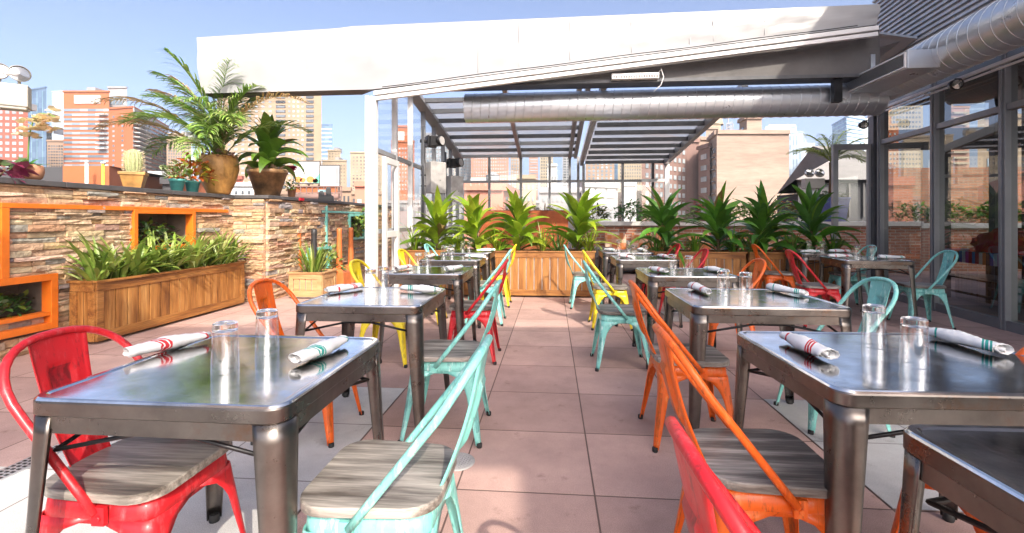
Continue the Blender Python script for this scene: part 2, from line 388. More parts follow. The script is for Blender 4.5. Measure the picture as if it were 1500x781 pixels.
    def grid(s, rows, mi=0, col=(1,1,1), smooth=True, mf=None):
        o = len(s.v); n = len(rows[0])
        for r in rows: s.v += [tuple(p) for p in r]
        for i in range(len(rows)-1):
            for k in range(n-1): s.face([o+i*n+k, o+i*n+k+1, o+(i+1)*n+k+1, o+(i+1)*n+k], mf(i, k) if mf else mi, col, smooth)
    def build(s, name, mats, parent=None, loc=(0,0,0), rz=0, bevel=0, solid=0, bseg=2, angle=40):
        me = bpy.data.meshes.new(name); me.from_pydata(s.v, [], s.f); me.update()
        if not isinstance(mats, (list, tuple)): mats = [mats]
        for m in mats: me.materials.append(m)
        me.polygons.foreach_set('material_index', s.mi); me.polygons.foreach_set('use_smooth', s.sm)
        if any(c != (1,1,1) for c in s.c):
            ca = me.color_attributes.new('Col', 'FLOAT_COLOR', 'CORNER'); buf = []
            for p, c in zip(me.polygons, s.c):
                buf += [c[0], c[1], c[2], 1.0]*p.loop_total
            ca.data.foreach_set('color', buf)
        o = bpy.data.objects.new(name, me); COL.objects.link(o); o.parent = parent; o.location = loc; o.rotation_euler = (0, 0, rz)
        if solid:
            d = o.modifiers.new('solid', 'SOLIDIFY'); d.thickness = solid; d.offset = -1
        if bevel:
            d = o.modifiers.new('bevel', 'BEVEL'); d.width = bevel; d.segments = bseg; d.limit_method = 'ANGLE'; d.angle_limit = radians(angle)
            for p in me.polygons: pass
        return o
def tag(o, label=None, cat=None, group=None, kind=None):
    if label: o['label'] = label
    if cat: o['category'] = cat
    if group: o['group'] = group
    if kind: o['kind'] = kind
    return o
def empty(name, label, cat, loc=(0,0,0), rz=0, group=None):
    o = bpy.data.objects.new(name, None); COL.objects.link(o); o.location = loc; o.rotation_euler = (0,0,rz)
    o.empty_display_size = .1
    return tag(o, label, cat, group)
def copy_tree(o, parent=None):
    c = o.copy(); COL.objects.link(c); c.parent = parent
    for ch in list(o.children): copy_tree(ch, c)
    return c
def rrect(hx, hy, r, z, n=4):
    P = []
    for cx, cy, a0 in ((hx-r, hy-r, 0), (-hx+r, hy-r, pi/2), (-hx+r, -hy+r, pi), (hx-r, -hy+r, 1.5*pi)):
        for k in range(n+1):
            a = a0+pi/2*k/n; P.append((cx+r*cos(a), cy+r*sin(a), z))
    return P

# ------------------------------------------------------------------ leaves and plants
def leaf(mb, base, az, L, w, el, droop, segs=6, fold=.25, col=(.1,.2,.03), prof='lance', twist=0.0, mi=0, sway=0.0):
    p = Vector(base); d = L/segs; rows = []
    tw = twist
    for i in range(segs+1):
        t = i/segs; e = el - droop*t**1.3; az += sway/segs
        if prof == 'lance': f = max(.02, (min(1, t*2.6+.25))*(1-t**2.6))
        elif prof == 'strap': f = max(.03, (min(1, .6+t))*(1-t**3.2))
        else: f = max(.05, sin(pi*min(.97, t*.9+.06))**.8)
        sd = Vector((-sin(az), cos(az), 0)); upv = Vector((-cos(az)*sin(e), -sin(az)*sin(e), cos(e)))
        s2 = sd*cos(tw)+upv*sin(tw); n2 = upv*cos(tw)-sd*sin(tw)
        hw = w*f/2
        rows.append([p - s2*hw + n2*fold*hw, p, p + s2*hw + n2*fold*hw])
        p = p + Vector((cos(az)*cos(e), sin(az)*cos(e), sin(e)))*d
    mb.grid(rows, mi, col, True)
def vary(c, a=.25):
    k = 1+random.uniform(-a, a); return tuple(max(.002, x*k*(1+random.uniform(-.08, .08))) for x in c)
def pick(cs): return vary(random.choice(cs))
GREEN_LIT = [(.28,.40,.02), (.22,.35,.02), (.36,.46,.035), (.14,.25,.015)]  # sunlit yellow-green, the sunshine put into the leaf colour
GREEN_SHADED = [(.10,.26,.025), (.07,.20,.02), (.17,.34,.03), (.08,.21,.035)]  # same foliage darkened, the building's shade put into the leaf colour
def dracaena(name, label, loc, h, pal, seed, group, n=58, wmul=1.0, parent=None):
    random.seed(seed)
    t = empty(name, label, 'plant', loc, random.uniform(0, 6), group); t.rotation_euler.x = radians(random.uniform(-6, 6)); t.rotation_euler.y = radians(random.uniform(-6, 6)); n = int(n*random.uniform(.85, 1.15))
    h *= random.uniform(.93, 1.08); st = MB(); st.tube([(0,0,0), (.01,0,h*.45), (0,.01,h*.78)], [.026,.022,.014], 8); st.build('stem', M['bark'], t)
    f = MB()
    for i in range(n):
        q = i/n; z = h*(.02+.54*q**.9)*random.uniform(.92, 1.05); az = i*2.399+random.uniform(-.7,.7)
        el = radians(34+48*q**1.3+random.uniform(-18,12)); dr = radians(random.uniform(55,140)*(1-.60*q**1.5))
        L = h*random.uniform(.52,.78)*(1-.26*q); w = random.uniform(.12,.17)*wmul
        leaf(f, (.015*cos(az), .015*sin(az), z), az, L, w, el, dr, 9, random.uniform(.1, .3), pick(pal) if random.random() > .035 else vary((.30, .20, .07)), 'lance', random.uniform(-.6,.6), sway=random.uniform(-.5,.5))
    f.build('foliage', M['leaf'], t); return t
def strap_clump(name, label, loc, n, L, w, pal, seed, group=None, el=(45,85), droop=(30,95), cat='plant', spread=.05):
    random.seed(seed); f = MB()
    for i in range(n):
        az = random.uniform(0, 2*pi); r = random.uniform(0, spread)
        leaf(f, (r*cos(az), r*sin(az), 0), az+random.uniform(-.5,.5), L*random.uniform(.6,1.1), w*random.uniform(.7,1.1), radians(random.uniform(*el)), radians(random.uniform(*droop)), 6, .35, pick(pal), 'strap', random.uniform(-.3,.3))
    t = empty(name, label, cat, loc, 0, group); f.build('foliage', M['leaf'], t); return t
def bush_mb(mb, c, rad, n, size, pal, flat=.0):
    for i in range(n):
        th = random.uniform(0, 2*pi); ph = math.acos(random.uniform(-.35, 1)); r = random.uniform(.45, 1)**.6
        q = 1+.25*sin(th*3+c[0]*7)*sin(ph*4)
        p = (c[0]+rad[0]*r*q*sin(ph)*cos(th), c[1]+rad[1]*r*q*sin(ph)*sin(th), c[2]+rad[2]*r*q*cos(ph))
        leaf(mb, p, th+random.uniform(-1,1), size*random.uniform(.6,1.3), size*random.uniform(.4,.7), radians(random.uniform(-30,60)), radians(random.uniform(0,70)), 3, .2, pick(pal), 'oval', random.uniform(-.6,.6))
def bush(name, label, loc, rad, n, size, pal, seed, group=None, cat='shrub', flowers=None):
    random.seed(seed); t = empty(name, label, cat, loc, 0, group); f = MB(); bush_mb(f, (0,0,rad[2]*.45), rad, n, size, pal)
    f.build('foliage', M['leaf'], t)
    s = MB()
    for k in range(5):
        a = k*1.3; s.tube([(0,0,0), (rad[0]*.4*cos(a), rad[1]*.4*sin(a), rad[2]*.7)], .006, 5)
    s.build('stem', M['bark'], t)
    if flowers:
        g = MB()
        for k in range(flowers[1]):
            a = random.uniform(0, 6.3); p = Vector((rad[0]*random.uniform(.2,1)*cos(a), rad[1]*random.uniform(.2,1)*sin(a), rad[2]*random.uniform(.6,1.5)))
            for j in range(6): leaf(g, p, j*1.05, flowers[2], flowers[2]*.8, radians(25), radians(40), 3, .1, vary(flowers[0], .2), 'oval')
        g.build('blossom', M['petal'], t)
    return t
def frond(f, base, az, L, el, droop, pal, nl=26, ll=.34, side=0.0):
    p = Vector(base); segs = 14; d = L/segs; pts = [p.copy()]; dirs = []
    for i in range(segs):
        t = i/segs; e = el-droop*t**1.4; a = az+side*t
        dv = Vector((cos(a)*cos(e), sin(a)*cos(e), sin(e))); p = p+dv*d; pts.append(p.copy()); dirs.append((a, e))
    f.tube(pts, [.009*(1-.8*i/segs)+.001 for i in range(segs+1)], 5, 0, False, pal[0])
    for i in range(nl):
        t = .16+.84*i/nl; k = min(segs-1, int(t*segs)); fr = t*segs-k; q = pts[k].lerp(pts[k+1], fr); a, e = dirs[k]
        l = ll*(sin(pi*min(1, .12+t*.86))**.6)*random.uniform(.85,1.1)
        for sgn in (-1, 1):
            leaf(f, q, a+sgn*radians(random.uniform(48,66)*(1-.45*t)), l, .022, e*.35+radians(random.uniform(5,25)), radians(random.uniform(50,95)), 4, .2, pick(pal), 'strap', sgn*.3)
def napkin(seed):
    random.seed(seed); mb = MB(); n = 22; L = .255; turns = 2.6; m = 44; rows = []
    for i in range(n+1):
        t = i/n; x = (t-.5)*L; row = []
        flat = .76+.12*sin(t*6+seed); jit = .0024
        rbase = 1.04+.14*sin(t*4.0+seed)+.06*sin(t*9+seed*2)
        for k in range(m+1):
            a = k/m*turns*2*pi; r = (.006+.0215*(k/m)**.9)*rbase+random.uniform(-jit, jit)
            xx = x+(.012*sin(a*.7+seed) if i in (0, n) else 0)
            row.append((xx, r*cos(a)*1.08, .024+r*sin(a)*flat))
        bx = .010*sin(t*3+seed*1.7); row = [(a_, b_+bx, c_) for a_, b_, c_ in row]; rows.append(row)
    # the free corner of the cloth lying beside the roll
    mb.grid(rows); 
    return mb
def tumbler_mb():
    mb = MB(); h = .148; R0, R1 = .0335, .0375  # upside down: rim at the table, heavy base on top
    mb.lathe([(R1-.0016, .0012), (R1-.0008, 0), (R1, .0012)], 32, 0, cap=False)
    mb.lathe([(R1, .0012), (R1, .02), (R0+.0006, h-.026)], 32, 0, cap=False)
    mb.lathe([(R0-.0012, h-.0262), (R1-.0016, .02), (R1-.0016, .0012)], 32, 0, cap=False)
    for ring in ([(1e-6, h-.020), (R0-.013, h-.0212), (R0-.006, h-.0238), (R0-.002, h-.0258), (R0, h-.0258)], [(R0, h-.0258), (R0+.0003, h-.02), (R0, h-.004)], [(R0, h-.004), (R0-.0015, h-.0012), (R0-.005, h)], [(R0-.005, h), (R0-.008, h-.0012), (1e-6, h-.002)]):
        mb.lathe(ring, 32, 1, cap=False)
    return mb

# ------------------------------------------------------------------ chairs
def leg_surface(sx, sy, top, foot, hsx, hsy, ztop, zfl, w0, w1, rad, nz=12):
    """rolled sheet-metal leg wrapped round one corner, flaring at its top into the arch under the seat"""
    rows = []
    for i in range(nz+1):
        t = i/nz; z = .012+(ztop-.012)*t
        q = z/ztop; cx = foot[0]+(top[0]-foot[0])*q; cy = foot[1]+(top[1]-foot[1])*q
        wb = w0+(w1-w0)*min(1, z/zfl)
        def flare(hs):
            if z <= zfl: return wb
            k = (z-zfl)/(ztop-zfl); return wb+(hs-wb)*(1-sqrt(max(0, 1-min(1, k)**2)))
        wx, wy = flare(hsx), flare(hsy); r = min(rad, wb*.8)
        row = [(cx-wx, cy), (cx-(wx+r)/2, cy), (cx-r, cy)]
        for k in range(1, 4):
            a = pi/2-pi/2*k/4; row.append((cx-r+r*cos(a), cy-r+r*sin(a)))
        row += [(cx, cy-r), (cx, cy-(wy+r)/2), (cx, cy-wy)]
        rows.append([(sx*x, sy*y, z) for x, y in row])
    return rows
def make_chair(paint, label):
    m = PAINT[paint]
    t = empty('metal_cafe_chair', label, 'chair')
    s = MB()
    def seat_loop(z, k):
        P = []
        for (x, y, zz) in rrect(.186*k, .19*k, .085, z, 6):
            P.append((x*(1+.06*y/.19), y, z))
        return P
    s.loops([seat_loop(.4385, .985), seat_loop(.441, 1.0), seat_loop(.462, 1.0), seat_loop(.4655, .985)])
    s.build('seat', M['seat_wood'], t)
    k = MB(); tx, ty = .166, .170
    ls = [rrect(tx+.004, ty+.004, .05, .372, 5), rrect(tx+.002, ty+.002, .05, .40, 5), rrect(tx-.002, ty-.002, .05, .437, 5)]
    k.loops(ls, 0, False, False, True); k.build('seat_frame', m, t, solid=.004)
    for sx in (-1, 1):
        for sy in (-1, 1):
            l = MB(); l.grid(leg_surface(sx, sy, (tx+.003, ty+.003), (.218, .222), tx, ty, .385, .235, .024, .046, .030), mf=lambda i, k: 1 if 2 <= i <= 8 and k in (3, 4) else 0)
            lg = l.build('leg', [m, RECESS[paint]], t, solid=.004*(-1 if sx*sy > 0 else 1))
            c = MB(); c.lathe([(.013, 0), (.015, .004), (.015, .022), (.012, .024)], 10, 0, (sx*.209, sy*.213, 0)); c.build('foot_cap', M['rubber'], lg)
    b = MB(); P = []
    side = [(.188, .03, .412), (.192, -.03, .487), (.196, -.10, .575), (.2, -.165, .657), (.2, -.20, .70)]
    P += side[:-1]
    for i in range(17):
        a = pi*i/16; ca = cos(a); x = .2*(abs(ca)**.82)*(1 if ca >= 0 else -1); q = .155*sin(a)**.9
        P.append((x, -.2-.10*q/.155, .70+.148*q/.155))
    P += [(-x, y, z) for x, y, z in reversed(side[:-1])]
    b.tube(P, .0118, 9)
    for sx in (-1, 1):
        b.box((sx*.184, .038, .405), (.012, .036, .05)); b.tube([(sx*.186, .04, .40), (sx*.196, .04, .40)], .008, 8)
    b.build('back_frame', m, t)
    p = MB(); rows = []
    for i in range(31):
        q = i/30; y = -.166-.132*q-.018*sin(pi*q); z = .425+.418*q; hw = .064+.026*q; row = []
        for j in range(21):
            u = -1+j/10; dx = hw*u
            ins = max(0, min(1, (.50-abs(u))/.10))*max(0, min(1, min((q-.30)/.05, (.78-q)/.05)))
            row.append((dx, y+.006*(1-u*u)*-1-.011*ins+.006*(abs(u) > .95), z))
        rows.append(row)
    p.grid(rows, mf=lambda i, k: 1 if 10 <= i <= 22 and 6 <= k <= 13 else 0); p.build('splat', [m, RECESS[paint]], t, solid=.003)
    return t
CH = {}
def chair(paint, x, y, rz_deg, label, group='metal cafe chairs round the tables'):
    if paint not in CH:
        CH[paint] = o = make_chair(paint, label)
    else: o = copy_tree(CH[paint])
    o.location = (x, y, 0.004 if False else 0); o.rotation_euler = (0, 0, radians(rz_deg)); tag(o, label, 'chair', group); return o

# ------------------------------------------------------------------ tables
TB = {}
def make_table(w, d, label):
    t = empty('metal_cafe_table', label, 'table'); hx, hy = w/2, d/2
    top = MB(); r = .05
    top.loops([rrect(hx-.003, hy-.003, r, .704, 6), rrect(hx, hy, r, .707, 6), rrect(hx, hy, r, .738, 6), rrect(hx-.0012, hy-.0012, r, .743, 6), rrect(hx-.0042, hy-.0042, r, .7475, 6), rrect(hx-.008, hy-.008, r-.006, .75, 6),
               rrect(hx-.020, hy-.020, r-.012, .75, 6), rrect(hx-.024, hy-.024, r-.014, .7475, 6), rrect(hx-.027, hy-.027, r-.016, .7465, 6)], 0, True, True, crease=True)
    nb_ = len(top.f)
    for i in range(nb_): top.mi[i] = 1 if i < len(rrect(1,1,.1,0,6))*3 else 0
    top.build('tabletop', [M['table_top'], M['table_metal']], t)
    ap = MB(); a = .0045
    ap.loops([rrect(hx-a-.004, hy-a-.004, r, .6655, 10), rrect(hx-a-.004, hy-a-.004, r, .662, 10), rrect(hx-a, hy-a, r, .662, 10), rrect(hx-a, hy-a, r, .7035, 10)], 0, False, False, crease=True)
    ap.build('apron', M['table_metal'], t)
    for sx in (-1, 1):
        for sy in (-1, 1):
            l = MB(); l.grid(leg_surface(sx, sy, (hx-a+.003, hy-a+.003), (hx+.024, hy+.024), .076, .076, .7025, .69, .036, .076, .05, 14))
            lg = l.build('leg', M['table_metal'], t, solid=.004*(-1 if sx*sy > 0 else 1))
            c = MB(); c.lathe([(.017, 0), (.019, .004), (.019, .03), (.016, .033)], 10, 0, (sx*(hx+.004), sy*(hy+.004), 0)); c.build('foot_cap', M['rubber'], lg)
    b = MB()
    e = .045; ring = []
    for (x0, y0), (x1, y1) in (((-1,-1),(1,-1)), ((1,-1),(1,1)), ((1,1),(-1,1)), ((-1,1),(-1,-1))):
        for q, z in ((0, .60), (.38, .65), (.62, .65)): ring.append(((x0+(x1-x0)*q)*(hx-e), (y0+(y1-y0)*q)*(hy-e), z))
    b.tube(ring, .0065, 6, closed=True)
    b.build('brace', M['black_metal'], t)
    return t
def table(x, y, rz_deg, w, d, label):
    k = (w, d)
    if k not in TB: TB[k] = o = make_table(w, d, label)
    else: o = copy_tree(TB[k])
    o.location = (x, y, 0); o.rotation_euler = (0, 0, radians(rz_deg)); tag(o, label, 'table', 'gunmetal cafe tables'); return o
tum = tumbler_mb().build('glass_tumbler', [M['tumbler_wall'], M['tumbler']]); tum_used = [False]
def glass(x, y, label, z=.747):
    o = tum if not tum_used[0] else tum.copy()
    if tum_used[0]: COL.objects.link(o)
    tum_used[0] = True; o.location = (x, y, z); o.rotation_euler = (0, 0, random.uniform(0, 6)); tag(o, label, 'glass', 'upturned tumblers on the tables')
NAP = {}
def nap(x, y, rz, colr, label, z=.747):
    v = random.randint(0, 2) if (colr, 2) in NAP else len([k for k in NAP if k[0] == colr])
    if (colr, v) not in NAP: o = NAP[(colr, v)] = napkin(v+(5 if colr == 'red' else 11)).build('rolled_napkin', M['nap_'+colr], solid=.0012)
    else: o = NAP[(colr, v)].copy(); COL.objects.link(o)
    o.location = (x, y, z); o.rotation_euler = (0, 0, radians(rz)); tag(o, label, 'napkin', 'rolled napkins on the tables')

# left row, right row, side row: (centre x, y, rotation, w, d, phrase)
T = [
 (-.865, 1.52, -5, .69, .69, 'L', 'big gunmetal table nearest the camera on the left of the aisle', 'nearest left table'),
 (-.80, 2.86, -4, .69, .69, 'L', 'gunmetal table second from the camera along the left row', 'second left table'),
 (-.735, 4.32, -4, .69, .69, 'L', 'gunmetal table third from the camera along the left row', 'third left table'),
 (-.685, 5.66, -4, .69, .69, 'L', 'gunmetal table fourth along the left row, before the last one', 'fourth left table'),
 (-.62, 6.83, -4, .69, .69, 'L', 'gunmetal table ending the left row beside the wooden planter', 'farthest left table'),
 (1.17, .70, -3, .69, .69, 'R', 'rust-speckled gunmetal table cut by the bottom right corner', 'bottom right corner table'),
 (1.30, 1.58, -3, .84, .69, 'R', 'wide gunmetal table in the right foreground beside the orange chair', 'wide right foreground table'),
 (1.375, 2.80, -5, .80, .69, 'R', 'gunmetal table behind the wide foreground table on the right', 'second right table'),
 (1.49, 4.15, -5, .72, .69, 'R', 'gunmetal table in the middle of the right row, between mint and orange chairs', 'middle right table'),
 (1.56, 5.70, -5, .70, .69, 'R', 'gunmetal table with a yellow chair on its aisle side', 'yellow-chair table on the right'),
 (1.62, 6.86, -5, .69, .69, 'R', 'gunmetal table farthest along the right row beside the right planter', 'farthest right table'),
 (4.12, 5.60, -12, .70, .70, 'S', 'gunmetal table standing by the glass wall between red and mint chairs', 'table by the glass wall'),
 (4.28, 6.62, -12, .70, .66, 'S', 'gunmetal table in front of the rightmost leafy plant', 'table before the rightmost plant'),
]
for (x, y, rz, w, d, row, lab, ref) in T:
    table(x, y, rz, w, d, lab)
# glasses and napkins measured for the near tables
def setup(i, gl, nps):
    ref = T[i][7]
    for (gx, gy, how) in gl: glass(gx, gy, 'clear upturned tumbler on the %s, %s' % (ref, how))
    for (nx, ny, rz, c, how) in nps: nap(nx, ny, rz, c, '%s-striped white napkin on the %s, %s' % (c, ref, how))
NEAR, FAR = 'nearer the camera', 'farther from the camera'
LS, AS, RS, WS = 'at its outer side', 'at its aisle side', 'at its far right side', 'at its left side'
setup(0, [(-.855, 1.425, NEAR), (-.83, 1.62, FAR)], [(-1.185, 1.66, 250, 'red', LS), (-.635, 1.60, 255, 'green', AS)])
setup(1, [(-.875, 2.95, NEAR), (-.835, 3.10, FAR)], [(-1.06, 3.02, 55, 'red', LS), (-.57, 2.97, 160, 'green', AS)])
setup(2, [(-.86, 4.40, NEAR), (-.80, 4.52, FAR)], [(-.98, 4.30, 70, 'red', LS), (-.52, 4.28, 65, 'green', AS)])
setup(3, [(-.80, 5.62, NEAR), (-.73, 5.80, FAR)], [(-.98, 5.70, 80, 'red', LS), (-.44, 5.62, 150, 'green', AS)])
setup(4, [(-.70, 6.80, NEAR), (-.62, 6.95, FAR)], [(-.88, 6.85, 80, 'red', LS), (-.37, 6.78, 20, 'green', AS)])
setup(5, [], [(1.04, .84, 60, 'green', 'cut by the frame edge')])
setup(6, [(1.295, 1.71, FAR), (1.25, 1.485, NEAR)], [(1.015, 1.65, 272, 'red', WS), (1.62, 1.71, 278, 'green', RS)])
setup(7, [(1.265, 2.86, 'set to the left'), (1.355, 2.77, 'set to the right')], [(1.175, 2.98, 265, 'red', WS), (1.69, 2.93, 285, 'green', RS)])
setup(8, [(1.42, 4.22, 'set to the left'), (1.50, 4.05, 'set to the right')], [(1.26, 4.13, 285, 'red', WS), (1.76, 4.12, 290, 'green', RS)])
setup(9, [(1.47, 5.75, 'set to the left'), (1.56, 5.60, 'set to the right')], [(1.34, 5.62, 290, 'red', WS), (1.80, 5.68, 280, 'red', RS)])
setup(10, [(1.55, 6.92, 'set to the left'), (1.66, 6.80, 'set to the right')], [(1.40, 6.82, 290, 'green', WS), (1.86, 6.85, 280, 'green', RS)])
setup(11, [(4.06, 5.62, 'set to the left'), (4.22, 5.60, 'set to the right')], [(3.90, 5.68, 352, 'red', WS), (4.38, 5.52, 352, 'green', RS)])
setup(12, [(4.15, 6.68, 'set to the left'), (4.30, 6.62, 'set to the right')], [(4.05, 6.50, 5, 'green', WS), (4.52, 6.60, 352, 'red', RS)])

R_, L_ = -90, 90
chair('red', -1.13, 1.47, R_-5, 'red chair with wooden seat at the outer side of the nearest left table')
chair('mint', -.37, 1.40, L_-5, 'mint chair in the foreground on the aisle side of the nearest left table')
chair('orange', -1.15, 2.74, R_-4, 'orange chair on the left, beyond the red one and before the yellow ones')
chair('mint', -.37, 2.74, L_-4, 'mint chair on the aisle side of the second left table')
chair('yellow', -1.06, 4.10, R_-4, 'yellow chair on the outer side of the third left table')
chair('red', -.34, 4.18, L_-4, 'red chair on the aisle side of the third left table')
chair('yellow', -1.02, 5.62, R_-4, 'yellow chair on the outer side of the fourth left table')
chair('mint', -.31, 5.62, L_-4, 'mint chair on the aisle side of the fourth left table')
chair('mint', -.93, 6.80, R_-4, 'mint chair on the outer side of the farthest left table')
chair('yellow', -.24, 6.75, L_-4, 'yellow chair on the aisle side of the farthest left table by the planter')
chair('red', .57, .74, R_-4, 'red chair whose back alone shows at the bottom edge, by the corner table')
chair('orange', .77, 1.50, R_-5, 'orange chair with striped wooden seat in the right foreground by the aisle')
chair('orange', 1.47, 1.42, L_-2, 'orange chair mostly hidden under the wide table in the right foreground')
chair('orange', .97, 2.66, R_-5, 'orange chair by the aisle directly behind the foreground orange chair')
chair('mint', 1.90, 2.86, L_-5, 'mint chair at the far right side of the second right table')
chair('mint', .90, 3.98, R_-4, 'mint chair by the aisle on the right, between orange and yellow chairs')
chair('orange', 1.90, 4.25, L_-5, 'orange chair at the far right side of the middle right table')
chair('yellow', 1.10, 5.38, R_-4, 'yellow chair by the aisle, the only one on the right')
chair('red', 2.02, 5.74, L_-5, 'red chair facing left beyond the table with the yellow chair')
chair('mint', 1.02, 6.60, R_-4, 'mint chair farthest along the right side of the aisle')
chair('red', 2.12, 6.96, L_-5, 'red chair by the right planter at the farthest right table')
chair('red', 3.48, 5.45, R_-10, 'red chair at the left side of the table by the glass wall')
chair('mint', 4.66, 5.46, L_-12, 'large-looking mint chair close against the glass wall')
chair('orange', 3.72, 6.72, R_-10, 'orange chair in front of the right planter, facing the rightmost plant table')
chair('mint', 4.62, 6.58, L_-12, 'mint chair beside the open glass door panel')

# ------------------------------------------------------------------ floor
def sheet(name, u0, u1, v0, v1, z, mat, label=None):
    m = MB(); m.add([(u0, v0, 0), (u1, v0, 0), (u1, v1, 0), (u0, v1, 0)], [(0, 1, 2, 3)])
    o = m.build(name, mat, None, (0, 0, z), -TH); tag(o, label, kind='structure'); return o
fl = MB(); fl.b2((-6, -9, -.3), (14, 14, 0)); o = fl.build('terrace_floor', M['paver'], None, (0,0,0), -TH); tag(o, kind='structure')
J = lambda k: .187+.61*k
JV = lambda k: .27+.61*k
sheet('pale_paving', -2.62, J(-2), -3, JV(5), .004, M['paver_pale'])
sheet('pale_paving', J(2), J(4), JV(3), JV(5), .004, M['paver_pale'])
sheet('pale_paving', J(2), J(5), -2, JV(2), .004, M['paver_pale'])
sheet('pale_paving', J(2), J(4), JV(9), JV(10), .004, M['paver_pale'])
sheet('concrete_strip', -2.98, -2.624, -3, JV(3), .006, M['concrete'])
dr = empty('linear_drain', 'narrow perforated drain channel set in the pale paving at bottom left', 'drain', W(-2.56, 0, 0), -TH)
g = MB(); g.b2((-.05, -2, .004), (.05, 2.35, .011)); g.build('grate', M['galv'], dr)
g = MB()
for i in range(170):
    for k in range(3): g.box((-.03+.03*k, -1.98+i*.0255, .0115), (.017, .012, .002))
g.build('slots', M['rubber'], dr)
mh = empty('floor_drain', 'round studded steel drain cover set in the aisle paving', 'drain cover', (-.272, 2.365, 0), .3)
g = MB(); g.lathe([(.088, .001), (.088, .006), (.083, .0075), (1e-6, .0075)], 36, cap=False); g.build('cover', M['speaker_grey'], mh)
g = MB()
for i in range(-5, 6):
    for j in range(-5, 6):
        x, y = i*.0155+(j % 2)*.0077, j*.0145
        if x*x+y*y < .075**2: g.lathe([(.005, .0075), (.004, .010), (1e-6, .0108)], 8, 0, (x, y, 0), cap=False)
g.build('studs', M['speaker_grey'], mh)
gr = MB(); gr.add([(-800,-110,0),(800,-110,0),(800,800,0),(-800,800,0)], [(0,1,2,3)]); tag(gr.build('ground', M['ground'], None, (0,0,-15)), kind='structure')

# ------------------------------------------------------------------ stone wall on the left
ST_COL = [(.52,.34,.20), (.58,.38,.23), (.47,.29,.17), (.60,.44,.30), (.44,.30,.20), (.33,.29,.26), (.55,.35,.20), (.63,.47,.32), (.56,.38,.25), (.50,.33,.21)]
wall = empty('stone_wall', 'low wall of stacked tan ledge stones with a dark coping along the left', 'wall', (0,0,0), -TH)
def stonework(L, Hh, holes, place, seed):
    random.seed(seed); mb = MB(); z = 0.0
    while z < Hh-.01:
        h = random.choice([.03, .038, .046, .055, .066]); h = min(h, Hh-z); x = 0
        while x < L:
            l = random.uniform(.10, .46); x1 = min(L, x+l); iv = [(x, x1)]
            for (a, b, c, d) in holes:
                if z+h > c+.005 and z < d-.005:
                    n = []
                    for (p, q) in iv:
                        if q <= a or p >= b: n.append((p, q)); continue
                        if p < a: n.append((p, a))
                        if q > b: n.append((b, q))
                    iv = n
            for (p, q) in iv:
                if q-p < .012: continue
                pr = random.uniform(0, .034) if random.random() < .8 else random.uniform(.03, .058); col = vary(random.choice(ST_COL), .11)
                n = max(1, int((q-p)/.09)); o = len(mb.v)
                for i in range(n+1):
                    xx = p+.002+(q-p-.004)*i/n
                    for zz, e in ((z+.002, 1), (z+h*.5, 0), (z+h-.002, 1)):
                        mb.v.append(place(xx, .03+pr+random.uniform(-.006, .006)-.004*e, zz))
                for i in range(n):
                    for j in range(2):
                        a = o+i*3+j; mb.face([a, a+3, a+4, a+1], 0, col)
                bk = len(mb.v)
                for xx in (p+.002, q-.002):
                    for zz in (z+.002, z+h-.002): mb.v.append(place(xx, 0, zz))
                e = o+n*3
                mb.face([bk, bk+1, o+2, o+1, o], 0, col); mb.face([bk+3, bk+2, e, e+1, e+2], 0, col)
                mb.face([bk+1, bk+3]+[o+i*3+2 for i in range(n, -1, -1)], 0, col); mb.face([bk+2, bk]+[o+i*3 for i in range(n+1)], 0, col)
            x = x1
        z += h
    return mb
UA, UC, VB = -4.70, -4.19, 6.70
n1 = (4.94, 5.86, .84, 1.32); n2 = (2.60, 4.12, .19, .70); n3 = (9.46, 10.39, .78, 1.32); n4 = (7.80, 8.66, .20, .71)
V0 = 1.2
sa = stonework(VB-V0, 1.51, [(a-V0+.02, b-V0-.02, c+.02, d-.02) for a, b, c, d in (n1, n2)], lambda x, d, z: (UA+d, V0+x, z), 3)
sa.build('stone_facing', M['stone'], wall)
sb = stonework(UC-UA-.03, 1.51, [], lambda x, d, z: (UA+.03+x, VB-d, z), 4); sb.build('stone_facing', M['stone'], wall)
sc = stonework(12.2-VB, 1.51, [(a-VB+.02, b-VB-.02, c+.02, d-.02) for a, b, c, d in (n3, n4)], lambda x, d, z: (UC+d, VB+x, z), 5)
sc.build('stone_facing', M['stone'], wall)
core = MB()   # backing, leaving the niches open 0.3 m deep
def backing(u, v0, v1, holes):
    vs = v0
    for (a, b, c, d) in sorted(holes):
        core.b2((u-.34, vs, 0), (u+.004, a+.02, 1.505)); core.b2((u-.34, a+.02, 0), (u+.004, b-.02, c+.02)); core.b2((u-.34, a+.02, d-.02), (u+.004, b-.02, 1.505))
        core.b2((u-.34, a+.02, c+.02), (u-.30, b-.02, d-.02)); vs = b-.02
    core.b2((u-.34, vs, 0), (u+.004, v1, 1.505))
backing(UA, V0, VB+.3, [n1, n2]); backing(UC, VB+.04, 12.2, [n3, n4]); core.b2((UA+.01, VB+.005, 0), (UC-.35, VB+.3, 1.505))
core.build('wall_core', M['mortar'], wall)
cp = MB()
for (a, b) in ((1.2, 2.7), (2.705, 4.2), (4.205, 5.5), (5.505, VB-.06)): cp.b2((UA-.36, a, 1.51), (UA+.075, b, 1.562))
cp.b2((UA-.36, VB-.055, 1.51), (UC+.075, VB+.30, 1.562))
for (a, b) in ((VB+.305, 8.2), (8.205, 9.8), (9.805, 12.2)): cp.b2((UC-.36, a, 1.51), (UC+.075, b, 1.562))
cp.build('coping', M['coping'], wall, bevel=.006)
